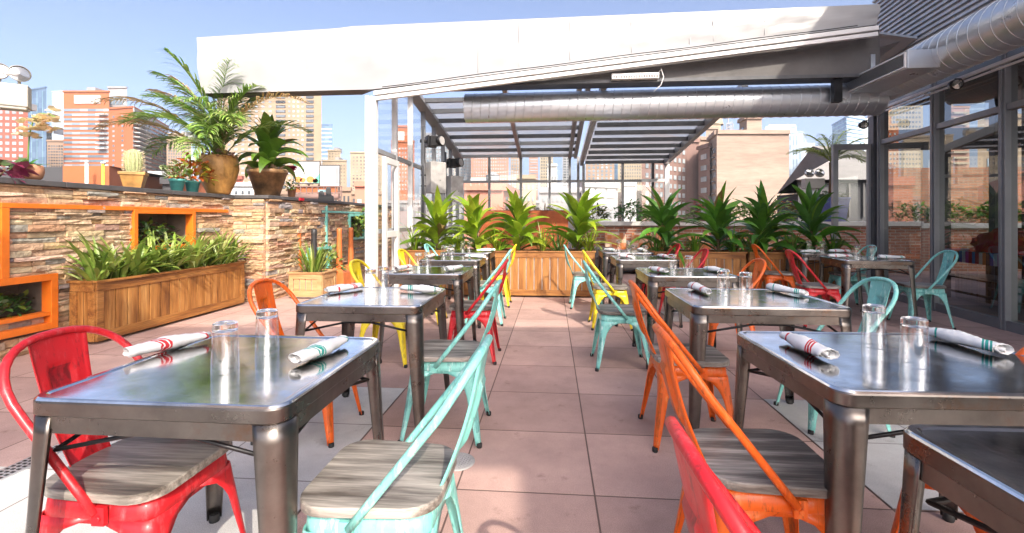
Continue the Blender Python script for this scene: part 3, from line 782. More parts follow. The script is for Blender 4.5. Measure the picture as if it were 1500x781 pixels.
def niche(u, n, mat, w=.05, inner=None):
    a, b, c, d = n; m = MB(); x0, x1 = u-.02, u+.085
    m.b2((x0, a, c), (x1, a+w, d)); m.b2((x0, b-w, c), (x1, b, d)); m.b2((x0, a+w, d-w), (x1, b-w, d)); m.b2((x0, a+w, c), (x1, b-w, c+w))
    if inner: m.b2((x0, a+w, inner), (x1-.01, b-w, inner+.035))
    m.build('niche_frame', mat, wall, bevel=.003)
    q = MB(); q.b2((u-.29, a+.025, c+w), (u, b-.025, c+w+.02+(inner-c-.08 if inner else 0))); q.build('niche_soil', M['soil'], wall)
niche(UA, n1, M['orange_trim']); niche(UA, n2, M['orange_trim'], .06, .315); niche(UC, n3, M['mint_trim']); niche(UC, n4, M['mint_trim'])
q = MB(); st = stonework(n2[1]-n2[0]-.14, .075, [], lambda x, d, z: (UA-.0+d*.5, n2[0]+.07+x, .245+z), 9); st.build('stone_facing', M['stone'], wall)
r = MB(); r.b2((UA-.01, 3.66, .70), (UA+.08, 3.72, 1.30)); r.b2((UA-.01, 3.66, 1.302), (UA+.08, n1[0]-.002, 1.345)); r.b2((UA-.01, n1[1]+.002, 1.302), (UA+.08, 6.5, 1.345))
r.b2((UA-.01, n1[0]-.002, 1.322), (UA+.082, n1[1]+.002, 1.347)); r.build('trim_rail', M['orange_trim'], wall, bevel=.003)
r = MB(); r.b2((UC-.01, 8.45, .715), (UC+.08, 8.50, 1.46)); r.b2((UC-.01, 8.32, 1.33), (UC+.078, 8.449, 1.365)); r.b2((UC-.01, 8.501, 1.33), (UC+.078, 10.9, 1.365)); r.build('trim_rail', M['mint_trim'], wall, bevel=.003)
tg = MB(); tg.box((0,0,0), (.02, .13, .045)); tag(tg.build('coping_tag', M['red_cloth'], None, W(UC+.09, 7.55, 1.537), -TH), 'small red tag on the edge of the wall coping', 'tag')

SUCC = [(.06,.16,.04), (.10,.22,.05), (.16,.24,.12), (.08,.09,.05), (.20,.26,.03)]
bush('succulent', 'yellow-green and silver succulents growing in the lower orange-framed niche', W(UA-.12, 3.75, .33), (.13, .28, .16), 260, .06, SUCC, 21, cat='plant')
bush('succulent', 'small trailing greenery inside the upper orange-framed niche', W(UA-.10, 5.35, .9), (.13, .36, .20), 240, .07, SUCC+[(.18,.3,.04)], 22, cat='plant')
bush('trailing_vine', 'yellow-green leafy vine spilling from the upper mint-framed niche', W(UC+.0, 9.9, .78), (.28, .42, .42), 330, .10, [(.22,.32,.04), (.12,.24,.03), (.3,.36,.08)], 23, cat='vine')
bush('trailing_vine', 'pale leafy vine growing out of the lower mint-framed niche', W(UC+.12, 8.35, .16), (.30, .40, .40), 280, .10, [(.26,.34,.10), (.16,.27,.05), (.35,.4,.14)], 24, cat='vine')

# ------------------------------------------------------------------ planters
def planter(label, loc, rz, L, D, Hh, nb, wood, gaps=True):
    t = empty('wooden_planter', label, 'planter', loc, rz); z0 = .03
    s = MB(); fr = .07
    # end frames and rails, boards and corner posts
    for sy in (-1, 1):
        y = sy*(D/2-.012)
        for i in range(nb):
            w = (L-2*fr)/nb; s.box((-L/2+fr+w*(i+.5), y, z0+Hh*.48), (w-.013, .02, Hh*.76))
    for sx in (-1, 1):
        n = max(2, int(D/.12)); w = (D-.05)/n
        for i in range(n): s.box((sx*(L/2-.012), -D/2+.025+w*(i+.5), z0+Hh*.48), (.02, w-.008, Hh*.76))
    s.build('boards', M['planter_wood'] if wood == 'stain' else M['cedar'], t, bevel=.002)
    r = MB()
    for z, h in ((z0+.045, .09), (Hh-.055, .09)):
        for sy in (-1, 1): r.box((0, sy*(D/2-.002), z), (L, .022, h))
        for sx in (-1, 1): r.box((sx*(L/2-.002), 0, z), (.022, D-.03, h))
    for sx in (-1, 1):
        for sy in (-1, 1):
            r.box((sx*(L/2-.035), sy*(D/2), Hh*.49), (.07, .024, Hh-.19)); r.box((sx*L/2, sy*(D/2-.04), Hh*.49), (.024, .07, Hh-.19))
    r.build('rail', M['planter_rail'] if wood == 'stain' else M['cedar'], t, bevel=.003)
    k = MB()
    for sy in (-1, 1): k.box((0, sy*(D/2+.002), Hh-.006), (L+.03, .05, .022))
    for sx in (-1, 1): k.box((sx*(L/2+.002), 0, Hh-.006), (.05, D-.05, .0225))
    k.build('cap_rail', M['planter_rail'] if wood == 'stain' else M['cedar'], t, bevel=.003)
    g = MB(); g.box((0, 0, Hh*.47), (L-.05, D-.047, Hh*.86)); g.build('liner', M['gap'], t)
    e = MB(); e.box((0, 0, Hh*.915), (L-.055, D-.055, .03)); e.build('soil', M['soil'], t)
    return t
def at_uv(u, v, z=0): return W(u, v, z)
UP = -4.345; planter('long stained wooden trough planter standing against the stone wall', W(UP-.13, 5.325), -TH+pi/2, 2.2, .27, .61, 15, 'stain')
random.seed(5); LILY = [(.20,.31,.05), (.30,.41,.08), (.38,.46,.15), (.12,.21,.03), (.25,.35,.06)]
for i in range(9):
    strap_clump('strap_leaf_plant', 'arching strap-leaved plant growing in the long trough planter by the stone wall', W(UP-.13+random.uniform(-.04,.04), 4.36+i*.24, .57), 36, .58, .058, LILY, 100+i, 'strap-leaved plants in the trough planter', (40, 88), (25, 100), spread=.10)
planter('small square cedar planter box at the corner of the stone wall', W(-3.72, 7.2), -TH, .52, .48, .40, 4, 'cedar')
strap_clump('sword_fern', 'upright sword-leaved fern in the small cedar box', W(-3.72, 7.2, .38), 60, .50, .030, [(.22,.33,.05), (.14,.25,.03), (.3,.38,.08)], 130, None, (55, 90), (5, 40), 'fern', .14)
VP = 7.64
planter('stained wooden planter at the end of the aisle, under two bright leafy plants', W(-.147, VP), -TH, 1.60, .52, .715, 12, 'stain')
planter('stained wooden planter half hidden behind the left row of tables', W(-1.70, VP), -TH, 1.44, .52, .715, 11, 'stain')
planter('shaded dark wooden planter behind the right row of tables', W(2.22, VP), -TH, 1.32, .52, .715, 10, 'stain')
planter('shaded wooden planter farthest right, beside the open glass door', W(3.62, VP), -TH, 1.36, .52, .715, 10, 'stain')
DR = [(-1.86, 'bright sun-toned leafy dracaena first from the left, beside the glass side wall', GREEN_LIT), (-1.19, 'bright sun-toned leafy dracaena second from the left in the planter row', GREEN_LIT),
      (-.52, 'bright sun-toned leafy dracaena standing left of middle in the aisle-end planter', GREEN_LIT), (.40, 'bright sun-toned leafy dracaena at the right end of the aisle-end planter', GREEN_LIT),
      (1.78, 'deep green shade-toned dracaena leftmost of the four in the shaded planters', GREEN_SHADED), (2.58, 'deep green shade-toned dracaena second of the four in the shaded planters', GREEN_SHADED),
      (3.24, 'deep green shade-toned dracaena third of the four in the shaded planters', GREEN_SHADED), (4.0, 'deep green shade-toned broad-leaved dracaena rightmost, beside the glass door', GREEN_SHADED)]
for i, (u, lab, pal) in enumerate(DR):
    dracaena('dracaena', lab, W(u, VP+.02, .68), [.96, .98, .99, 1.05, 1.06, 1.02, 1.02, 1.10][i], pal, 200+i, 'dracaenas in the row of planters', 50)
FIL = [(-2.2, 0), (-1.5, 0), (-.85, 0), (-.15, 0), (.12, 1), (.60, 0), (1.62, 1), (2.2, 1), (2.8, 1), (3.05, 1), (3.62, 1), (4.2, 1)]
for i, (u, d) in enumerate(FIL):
    strap_clump('grassy_plant', 'narrow grassy leaves filling the planter between the %s dracaenas' % ('deep green' if d else 'bright'), W(u, VP-.08, .68), 34, .50, .026, (GREEN_SHADED if d else GREEN_LIT)+[(.2,.22,.05)], 300+i, 'grassy plants between the %s dracaenas' % ('deep green' if d else 'bright'), (45, 88), (15, 110), spread=.09)  # grass takes the same sunlit and shaded palettes as the dracaenas

# ------------------------------------------------------------------ pots and things on the stone wall
ZC = 1.562
def pot_lathe(name, label, loc, prof, mat, seg=28, soilr=None, soilz=None, ribs=0, ribd=0, rz=0):
    t = empty(name, label, 'plant pot', loc, rz); m = MB(); m.lathe(prof, seg, cap=False, ribs=ribs, ribd=ribd); m.build('pot_body', mat, t)
    s = MB(); s.lathe([(soilr, soilz-.01), (soilr*.7, soilz+.004), (1e-6, soilz+.008)], seg, cap=False); s.build('soil', M['soil'], t); return t
UW = UA-.15
p = W(UW+.02, 4.04, ZC)
pot_lathe('terracotta_pot', 'rounded terracotta pot holding the orchid on the wall', p, [(1e-6,0),(.07,0),(.10,.03),(.112,.08),(.108,.125),(.10,.145),(.092,.145),(.09,.12)], M['terracotta'], 28, .095, .125)
random.seed(31); t = empty('orchid', 'cream orchid in full flower in the terracotta pot', 'orchid', p+Vector((0,0,.12)))
f = MB()
for i in range(9): leaf(f, (0,0,0), i*.75, random.uniform(.13,.2), .045, radians(random.uniform(25,60)), radians(60), 5, .2, pick([(.08,.25,.03),(.12,.3,.05)]), 'lance')
f.build('foliage', M['leaf'], t)
s = MB(); sp = [(0,0,0), (.0,0,.16), (.01,0,.30), (.05,-.01,.42), (.13,-.02,.50), (.22,-.03,.49), (.28,-.03,.46)]; s.tube(sp, .006, 6); s.build('stem', simple('green_stem', (.12,.25,.05), .5), t)
b = MB()
for i in range(34):
    c = Vector((random.uniform(-.04,.26), random.uniform(-.07,.04), 0)); c.z = .33+c.x*.45+random.uniform(-.09,.09)
    for k in range(5): leaf(b, c, k*1.257+i, .062, .054, radians(random.uniform(5,50)), radians(35), 3, .1, vary((.82,.70,.46),.08), 'oval', random.uniform(-.5,.5))
b.build('blossom', M['petal'], t)
p = W(UW+.04, 5.14, ZC)
t = empty('square_pot', 'square tapered ochre clay pot holding the cactus', 'plant pot', p, radians(28)); m = MB(); m.sq_lathe([(.080,0),(.112,.15),(.124,.15),(.124,.185),(.108,.185),(.105,.165)]); m.build('pot_body', M['ochre_pot'], t, bevel=.004)
t = empty('cactus', 'pale spiny barrel cactus standing in the square ochre pot', 'cactus', p+Vector((0,0,.17)), .4)
m = MB(); m.lathe([(.06,0),(.08,.08),(.082,.16),(.07,.23),(.045,.27),(1e-6,.285)], 60, cap=False, ribs=15, ribd=.09); m.build('stem', simple('cactus_skin', (.30,.34,.16), .7, var=.2, scale=30), t)
m = MB(); random.seed(8)
for i in range(15):
    a = 2*pi*i/15
    for k in range(12):
        z = .02+k*.021; r = .088*(1-max(0, z-.17)**2*28)
        for j in range(3):
            d = Vector((cos(a+random.uniform(-.9,.9)), sin(a+random.uniform(-.9,.9)), random.uniform(-.6,.8)))*.024; c = Vector((r*cos(a), r*sin(a), z)); m.bar(c, c+d, .0014, .0014)
m.build('spines', simple('cactus_spine', (.62,.52,.33), .8), t)
for i, (v, lab, pl, pal, n, sz) in enumerate(((5.72, 'small teal pot with wispy green herbs, nearer the cactus', 'wispy green herbs growing in the small teal pot', [(.16,.28,.06),(.3,.38,.14),(.4,.44,.26)], 150, .06),
                                       (5.98, 'small teal pot in front of the big ochre urn', 'orange and lime croton leaves in the small teal pot beside the urn', [(.62,.14,.03),(.55,.20,.05),(.28,.36,.03),(.45,.40,.05)], 120, .11))):
    p = W(UW+.09, v, ZC); pot_lathe('teal_pot', lab, p, [(1e-6,0),(.062,0),(.085,.13),(.095,.13),(.095,.155),(.086,.155),(.08,.13)], M['teal_pot'], 24, .08, .135)
    bush('herb_plant' if i == 0 else 'croton', pl, p+Vector((0,0,.13)), (.14+.06*i, .14+.05*i, .17+.06*i), n, sz, pal, 40+i, cat='plant')
p = W(UW+.10, 6.47, ZC)
pot_lathe('ochre_urn', 'large ribbed ochre clay urn holding the palm on the wall', p, [(1e-6,0),(.13,0),(.15,.03),(.22,.20),(.255,.36),(.25,.46),(.235,.52),(.245,.54),(.235,.545),(.215,.53),(.21,.5)], M['ochre_pot'], 60, .22, .50, 24, .018)
random.seed(77); t = empty('areca_palm', 'tall palm with green and dry straw-coloured fronds in the ochre urn', 'palm', p+Vector((0,0,.48)))
PG = [(.20,.36,.06), (.28,.43,.08), (.13,.25,.04), (.38,.48,.16)]; PD = [(.48,.34,.15), (.42,.27,.10), (.52,.40,.22)]
FR = [(.5,1.5,86,45,0),(2.2,1.5,84,55,0),(4.4,1.45,82,60,0),(5.4,1.4,84,70,0),(3.2,1.45,80,70,0),(1.4,1.4,82,60,0),(2.8,1.2,76,80,0),(3.6,1.2,78,95,0),(-.4,1.25,80,85,0),(.9,1.2,84,60,0),(-1.4,1.15,76,110,0),(-2.2,1.1,70,120,0),(-.9,1.1,68,125,0),(2.6,1.2,66,85,0),(3.4,1.2,62,105,0),(1.2,1.1,70,70,0),(.2,1.25,56,95,0),(-.6,1.15,58,105,0),(-1.2,1.0,55,120,0),(-1.9,1.05,58,120,0),(-2.6,1.2,60,105,0),(.6,1.45,70,70,0),(3.0,1.05,40,95,0),(-.1,1.35,45,90,0),(-1.5,.8,40,120,0),(2.0,1.3,80,50,0),(-.9,.95,75,110,0),(4.0,1.0,66,90,0),
      (2.9,1.55,62,62,1),(3.25,1.60,55,80,1),(3.0,1.3,78,55,1),(-.35,1.6,60,95,1),(2.4,1.5,76,30,1),(3.45,1.35,42,75,1)]
fg, fd = MB(), MB()
for (az, L, el, dr, dry) in [q for i, q in enumerate(FR) if q[4] or q[2] >= 76 or i % 2 == 0]:
    frond(fd if dry else fg, (random.uniform(-.05,.05), random.uniform(-.05,.05), .02), az, L*(1.12 if not dry else 1.2), radians(el), radians(dr), PD if dry else PG, 40, .42 if not dry else .32, random.uniform(-.2,.2))
fg.build('foliage', M['leaf'], t); fd.build('dry_foliage', M['leaf'], t)['label'] = 'dry straw-coloured fronds'
s = MB()
for i in range(7):
    a = i*.9; s.tube([(.05*cos(a),.05*sin(a),0), (.06*cos(a),.06*sin(a),.35), (.09*cos(a+.3),.09*sin(a+.3),.62)], [.016,.014,.01], 6)
s.build('stem', simple('green_cane', (.14,.2,.05), .6), t)
bush('bromeliad', 'small pinkish rosettes around the foot of the palm', p+Vector((.03,-.08,.50)), (.2,.2,.08), 90, .09, [(.45,.25,.15),(.35,.3,.1),(.5,.35,.28)], 45, cat='plant')
p = W(UC-.14, 6.98, ZC)
t = pot_lathe('brown_pot', 'flared brown pot with worn tan glaze at the wall corner', p, [(1e-6,0),(.165,0),(.27,.34),(.285,.34),(.285,.40),(.262,.40),(.25,.36)], M['brown_pot'], 36, .25, .365)
dracaena('dracaena', 'glossy dracaena growing from the flared brown pot on the wall', p+Vector((0,0,.35)), .98, [(.14,.26,.03),(.22,.33,.05),(.10,.2,.02)], 46, None, 40, 1.25)
bush('bromeliad', 'small pale rosettes round the rim of the flared brown pot', p+Vector((0,-.03,.36)), (.24,.24,.05), 70, .08, [(.5,.35,.25),(.42,.32,.22)], 47, cat='plant')
p = W(UC-.12, 7.62, ZC)
pot_lathe('terracotta_pot', 'tiny terracotta pot right of the flared brown pot', p, [(1e-6,0),(.05,0),(.066,.12),(.073,.12),(.073,.15),(.065,.15),(.06,.13)], M['terracotta'], 20, .06, .135)
bush('pink_geranium', 'bright pink flower cluster above the tiny terracotta pot', p+Vector((0,0,.13)), (.10,.10,.12), 50, .06, GREEN_LIT, 48, cat='flower', flowers=((.80,.03,.22), 34, .09))
bl = [c for c in bpy.data.objects if c.name.startswith('blossom')][-1]; bl.location.z += .20; bl.location.x -= .04; bl.location.y -= .06
p = W(UC-.15, 9.0, ZC)
m = MB(); m.sq_lathe([(.10,0),(.09,.10),(.05,.12),(.045,.24),(.02,.28)]); m.sq_lathe([(.06,0),(.05,.16),(.02,.2)], 0, (-.13,.05,0)); tag(m.build('stone_finial', M['ash_black'], None, p, .3), 'small black stepped ornament on the far wall coping', 'ornament')
p = W(UW+.02, 3.80, ZC)
bush('bromeliad', 'purple-leaved plant cut by the left edge of the frame on the wall', p, (.12,.12,.12), 40, .16, [(.22,.03,.08),(.28,.06,.1),(.1,.15,.05)], 49, cat='plant')
# emergency floodlight
fx = empty('twin_floodlight', 'beige twin-headed emergency floodlight on a post above the stone wall', 'floodlight', W(UW-.10, 3.90, ZC), radians(36))
m = MB(); m.tube([(-.04,0,0), (-.04,0,.70)], .03, 12); m.build('post', M['beige_metal'], fx)
m = MB(); m.b2((-.34,-.09,.66), (.20,.07,.86)); m.b2((-.33,-.08,.635), (.19,.06,.66)); m.build('housing', M['beige_metal'], fx, bevel=.008)
for x, a in ((.005, -.1), (.135, .3)):
    h = MB(); prof = [(.02,-.075),(.05,-.05),(.072,0),(.078,.012),(.072,.016)]
    h.lathe(prof, 24, cap=False)
    ln = MB(); ln.lathe([(.071,.006),(.05,.012),(1e-6,.018)], 24, cap=False); 
    ho = h.build('lamp_head', M['beige_metal'], fx, (x,-.03,.965)); ho.rotation_euler = (radians(80), 0, a)
    lo = ln.build('lens', M['lamp_glass'], ho); m = MB(); m.tube([(0,-.05,-.03),(0,-.11,-.02)], .012, 6); m.build('bracket', M['beige_metal'], ho)
# ash urns
for i, (px, D, c, lab) in enumerate(((437, 7.9, 'o', 'orange tall-necked ash receptacle behind the cedar planter box'), (460, 7.85, 'b', 'black tall-necked ash receptacle, the only black one by the stone wall'),
                              (497, 8.66, 'o', 'orange tall-necked ash receptacle in front of the mint-framed niche wall'), (514, 9.3, 'o', 'orange tall-necked ash receptacle farthest along the stone wall'))):
    x, y = PX(px, D); t = empty('ash_receptacle', lab, 'ashtray', (x, y, 0), -TH, None)
    mt = M['ash_orange'] if c == 'o' else M['ash_black']
    m = MB(); m.sq_lathe([(.165,0),(.165,.02),(.155,.03),(.14,.24),(.10,.30),(.07,.33)]); m.build('base', mt, t, bevel=.01)
    m = MB(); m.lathe([(.062,.32),(.05,.6),(.044,.95),(.046,.96),(.046,1.03),(.03,1.05),(1e-6,1.05)], 18, cap=False); m.build('neck', mt, t)

# ------------------------------------------------------------------ conservatory
cs = empty('glass_pavilion', 'open-fronted glass pavilion with a sliding glazed roof behind the planters', 'pavilion', (0,0,0), -TH)
US, VF, VE, UM, UR = -2.39, 6.25, 12.0, .66, 2.78
def part(mb, name, mat, parent=cs, **k): return mb.build(name, mat, parent, **k)
m = MB(); m.b2((US-.10, VF-.04, 0), (US-.045, VF+.06, 2.86)); m.b2((US-.04, VF-.02, 0), (US+.03, VF+.07, 2.86)); m.b2((US+.035, VF-.06, 0), (US+.05, VF+.05, 2.84)); part(m, 'front_post', M['white_frame'], bevel=.004)
# side wall mullions, rails and panes
zroof = lambda v: 3.33-.14*(v-8.3)
vs = [VF+.07+i*(VE-VF-.07)/7 for i in range(8)]
for i, v in enumerate(vs[1:]):
    m = MB(); m.b2((US-.04, v-.03, 0), (US+.04, v+.03, zroof(v)-.03)); part(m, 'mullion', M['white_frame'] if i < 2 else M['grey_frame'], bevel=.003)
for z, mt in ((2.15, 'grey_frame'), (1.04, 'grey_frame'), (.06, 'grey_frame')):
    m = MB()
    for i in range(7): m.b2((US-.03, vs[i]+.031, z-.03), (US+.03, vs[i+1]-.031, z+.03))
    part(m, 'side_rail', M[mt], bevel=.002)
for i in range(7):
    m = MB(); a, b = vs[i]+.02, vs[i+1]-.02; m.add([(US, a, .05), (US, b, .05), (US, b, zroof(b)-.05), (US, a, zroof(a)-.05)], [(0,1,2,3)]); part(m, 'pane', M['glass'])
# swing door leaf inside the side wall
m = MB(); d0, d1 = vs[0]+.12, vs[1]-.08
m.b2((US+.05, d0, .02), (US+.10, d0+.09, 2.08)); m.b2((US+.05, d1-.09, .02), (US+.10, d1, 2.08)); m.b2((US+.05, d0+.09, 1.99), (US+.10, d1-.09, 2.08)); m.b2((US+.05, d0+.09, .95), (US+.10, d1-.09, 1.04)); m.b2((US+.05, d0+.09, .02), (US+.10, d1-.09, .14)); part(m, 'door_frame', M['white_frame'], bevel=.004)
# gutter beams and rafters
def zr(v): return 2.80+.14*(VE-v)
def zr2(v): return 2.62+.10*(VE-v)
m = MB(); m.bar((US+.02, VF+.3, zr(VF+.3)+.02), (US+.02, VE, zr(VE)+.02), .16, .14); m.bar((US+.13, VF+.3, zr(VF+.3)-.02), (US+.13, VE, zr(VE)-.02), .05, .08); part(m, 'gutter_beam', M['grey_frame'], bevel=.006)
for u in (-.77, .45, UM-.07, UM+.08):
    f_ = zr if u < UM else zr2
    m = MB(); m.bar((u, VF+.3, f_(VF+.3)-.02), (u, VE, f_(VE)-.02), .08, .12); part(m, 'rafter', M['grey_frame'], bevel=.006)
m = MB(); m.bar((UR, VF+.9, zr2(VF+.9)), (UR, VE, zr2(VE)), .10, .16); part(m, 'edge_beam', M['grey_frame'], bevel=.006)
k = 0; v = VE-.03
while v > VF+1.7:
    m = MB(); m.box(((US+UM)/2, v, zr(v)), (UM-US-.16, .075, .075)); part(m, 'purlin', M['dark_frame'] if k % 2 else M['grey_frame'])
    m = MB(); m.box(((UR+UM)/2+.06, v, zr2(v)), (UR-UM-.22, .075, .075)); part(m, 'purlin', M['dark_frame'])
    v -= .52; k += 1
m = MB(); m.add([(US, VF+2.2, zr(VF+2.2)+.05), (UM, VF+2.2, zr(VF+2.2)+.05), (UM, VE, zr(VE)+.05), (US, VE, zr(VE)+.05)], [(0,1,2,3)]); part(m, 'roof_glazing', M['roof_glass'])
m = MB(); m.add([(UM+.02, VF+2.0, zr2(VF+2.0)+.05), (UR, VF+2.0, zr2(VF+2.0)+.05), (UR, VE, zr2(VE)+.05), (UM+.02, VE, zr2(VE)+.05)], [(0,1,2,3)]); part(m, 'roof_glazing', M['roof_glass'])
# end wall
eu = [(US, 2.8), (-1.57, 2.8), (-.77, 2.8), (-.05, 2.8), (.45, 2.8), (UM, 2.8), (UM+.13, 2.62), (1.75, 2.62), (2.48, 2.62)]
for u, z in eu:
    m = MB(); m.b2((u-.03, VE-.04, 1.1 if u > .0 else .05), (u+.03, VE+.04, z-.03)); part(m, 'mullion', M['grey_frame' if u < 2.3 else 'dark_frame'])
m = MB(); m.b2((UR-.02, VE-.05, 0), (UR+.09, VE+.05, 2.56)); part(m, 'end_post', M['white_frame'], bevel=.004)
m = MB()
for (a, za), (b, zb) in zip(eu[:-1], eu[1:]): m.b2((a+.031, VE-.025, 2.13), (b-.031, VE+.025, 2.19))
part(m, 'end_rail', M['grey_frame'])
m = MB(); m.b2((2.2, VE-.07, 2.13), (UR-.03, VE-.045, 2.2)); part(m, 'end_rail', M['white_frame'])
for (a, b, z) in ((US, -.77, 2.78), (-.77, .45, 2.78), (.45, UM, 2.78), (UM+.13, UR, 2.6)):
    m = MB(); m.add([(a, VE, .1), (b, VE, .1), (b, VE, z), (a, VE, z)], [(0,1,2,3)]); part(m, 'pane', M['glass'])
# white membrane fascia over the opening
def on_v(px, py, v):
    k_ = (px-750)/F; Y = v/(CT+k_*ST); X = k_*Y; return (X*CT-Y*ST, v, H+(H0-py)/F*Y)
fa = empty('roof_fascia', 'large white membrane-clad roof fascia with a sloping lower edge', 'fascia', (0,0,0), -TH)
pts = [on_v(288, 55, VF), on_v(293, 137, VF), on_v(546, 131, VF), on_v(700, 112, VF), on_v(1284, 36, VF), on_v(1290, 6, VF)]
m = MB(); th = .26; n = len(pts)
top = [(p0[0], p0[2]) for p0 in pts]
nseg = 40
def lerp_edge(chain, u):
    for (a, b) in zip(chain[:-1], chain[1:]):
        if a[0] <= u <= b[0]: return a[1]+(b[1]-a[1])*(u-a[0])/(b[0]-a[0])
    return chain[-1][1] if u > chain[-1][0] else chain[0][1]
lo = [top[1], top[2], top[3], top[4]]; hi = [top[0], (on_v(500,41,VF)[0], on_v(500,41,VF)[2]), (on_v(503,39,VF)[0], on_v(503,39,VF)[2]), top[5]]
rows = []; random.seed(2)
for j in range(9):
    row = []
    for i in range(nseg+1):
        t_ = i/nseg; ul = lo[0][0]+(lo[-1][0]-lo[0][0])*t_; uh = hi[0][0]+(hi[-1][0]-hi[0][0])*t_
        zl, zh = lerp_edge(lo, ul), lerp_edge(hi, uh); q = j/8
        row.append((ul+(uh-ul)*q, VF-.01*sin(q*pi)+.016*sin(i*1.7+j*1.1)*sin(q*pi)+random.uniform(-.010,.010)*sin(q*pi), zl+(zh-zl)*q))
    rows.append(row)
m.grid(rows)
THK = lambda u: th if u < US-.04 else .07
bk = [[(a, b+THK(a), c) for a, b, c in r_] for r_ in (rows[0], rows[-1])]
m.grid([rows[-1], bk[1]], 0, (1,1,1), False); m.grid([bk[1], bk[0]], 0, (1,1,1), False)
m.grid([[rows[j][0] for j in range(9)], [(rows[j][0][0], VF+th, rows[j][0][2]) for j in range(9)]], 0, (1,1,1), False)
m.grid([[rows[j][-1] for j in range(9)], [(rows[j][-1][0], VF+.07, rows[j][-1][2]) for j in range(9)]], 0, (1,1,1), False)
part(m, 'cladding', M['membrane'], fa)
m = MB(); m.grid([bk[0], rows[0]], 0, (1,1,1), False); part(m, 'underside', M['charcoal'], fa)
sm = MB()
for px_ in (700, 760, 835, 925, 1010, 1045, 1120): 
    a_, b_ = on_v(px_, 30, VF-.008), on_v(px_, 92-(px_-760)*.09, VF-.008)
    a_ = (a_[0], a_[1], min(a_[2], lerp_edge(hi, a_[0])-.03)); sm.bar((a_[0], VF-.012, a_[2]), (a_[0]+.005, VF-.012, lerp_edge(lo, a_[0])+.06), .009, .006); part(sm, 'seam', M['membrane'], fa); sm = MB()
for off, hh in ((-.035, .055), (-.105, .05)):
    m = MB(); a_, b_ = on_v(548, 133, VF-.05), on_v(1286, 37, VF-.05); m.bar((a_[0], VF-.03, a_[2]+off), (b_[0], VF-.03, b_[2]+off), .09 if off > -.05 else .06, hh, 0, (0,0,1)); part(m, 'track_rail', M['white_frame'], fa, bevel=.006)
cb = MB(); pp = []
for i in range(25):
    x_ = 560+i*29; q_ = on_v(x_, 129-(x_-548)*.1295+.5*sin(i*.9), VF-.05); pp.append((q_[0], VF-.05, q_[2]))
cb.tube(pp, .006, 6); part(cb, 'cable', M['black_metal'], fa)
bm_ = empty('roof_beam', 'dark clad steel beam below the white fascia', 'beam', (0,0,0), -TH)
m = MB(); m.b2((-1.4, VF+.13, 3.04), (4.12, VF+.30, 3.36)); a_ = on_v(850, 100, VF+.28)[0]
m.add([(.2, VF+.135, 3.36), (4.12, VF+.135, 3.36), (4.12, VF+.135, 3.62), (.2, VF+.135, 3.4), (.2, VF+.29, 3.36), (4.12, VF+.29, 3.36), (4.12, VF+.29, 3.62), (.2, VF+.29, 3.4)], [(0,1,2,3),(5,4,7,6),(3,2,6,7),(1,5,6,2),(4,0,3,7)]); part(m, 'cladding', M['charcoal'], bm_, bevel=.004)
m = MB(); m.b2((-1.4, VF+.09, 2.995), (4.08, VF+.36, 3.037)); part(m, 'flange', M['dark_frame'], bm_)
m = MB(); m.b2((3.58, VF+.14, 2.70), (3.68, VF+.22, 2.99)); part(m, 'hanger', M['black_metal'], bm_)
m = MB(); m.b2((4.0, VF+.105, 3.06), (4.05, VF+.128, 3.28)); part(m, 'bracket', M['galv'], bm_)
wl = empty('wash_light', 'white linear wash light clipped under the sloping rail', 'light fixture', W(on_v(930, 112, VF+.05)[0], VF+.05, on_v(930, 112, VF+.05)[2]), -TH)
m = MB(); m.b2((-.30, -.04, -.04), (.30, .04, .035)); part(m, 'housing', M['white_frame'], wl, bevel=.006)
m = MB(); 
for i in range(18): m.box((-.27+i*.032, -.042, -.012), (.02, .006, .03))
part(m, 'lens', M['lamp_glass'], wl)
m = MB(); m.tube([(.29, 0, .03), (.33, -.02, .08), (.36, -.02, -.02), (.33, 0, -.12), (.24, .0, -.20)], .006, 6); part(m, 'cord', M['white_frame'], wl)
# ducts
def duct(name, label, p0, p1, r, n_seam, parent_rot=0):
    p0, p1 = Vector(p0), Vector(p1); t = empty(name, label, 'duct', p0); d = p1-p0; m = MB()
    m.tube([d*(i/12) for i in range(13)], r, 40, 0, False); 
    m.tube([d*0, d*.0005], r*.985, 40); m.build('duct_body', M['galv'], t)
    ax = d.normalized(); a = ax.cross(Vector((0,0,1))).normalized(); b = a.cross(ax); pts = []; N_ = n_seam*24
    for i in range(N_+1):
        q = i/N_; an = 2*pi*n_seam*q; pts.append(d*q+(a*cos(an)+b*sin(an))*(r+.001))
    s = MB(); s.tube(pts, .006, 5); s.build('spiral_seam', M['galv'], t); return t
e0 = W(-1.22, VF+.50, 2.785); e1 = W(4.35, VF+.50, 2.80)
duct('spiral_duct', 'long horizontal spiral air duct hanging across the pavilion front', e0, e1, .205, 46)
d0_, d1_ = Vector((5.08, 6.95, 3.02)), Vector((4.28, 2.3, 3.05))
t = duct('spiral_duct', 'fat spiral air duct running along the top of the glass wall', d0_, d1_, .24, 34)
m = MB(); m.lathe([(1e-6,-.23),(.09,-.21),(.17,-.16),(.22,-.08),(.239,0)], 32, cap=False); o = m.build('end_cap', M['galv'], t); o.rotation_euler = (Vector((0,0,1))).rotation_difference(d1_-d0_).to_euler()
lv = empty('air_grille', 'long louvred air grille box on the side of the fat duct', 'air vent', (4.60, 5.78, 2.945), -.10)
m = MB(); m.b2((-.24, -.62, -.10), (.26, .62, .10)); part(m, 'housing', M['galv'], lv, bevel=.004)
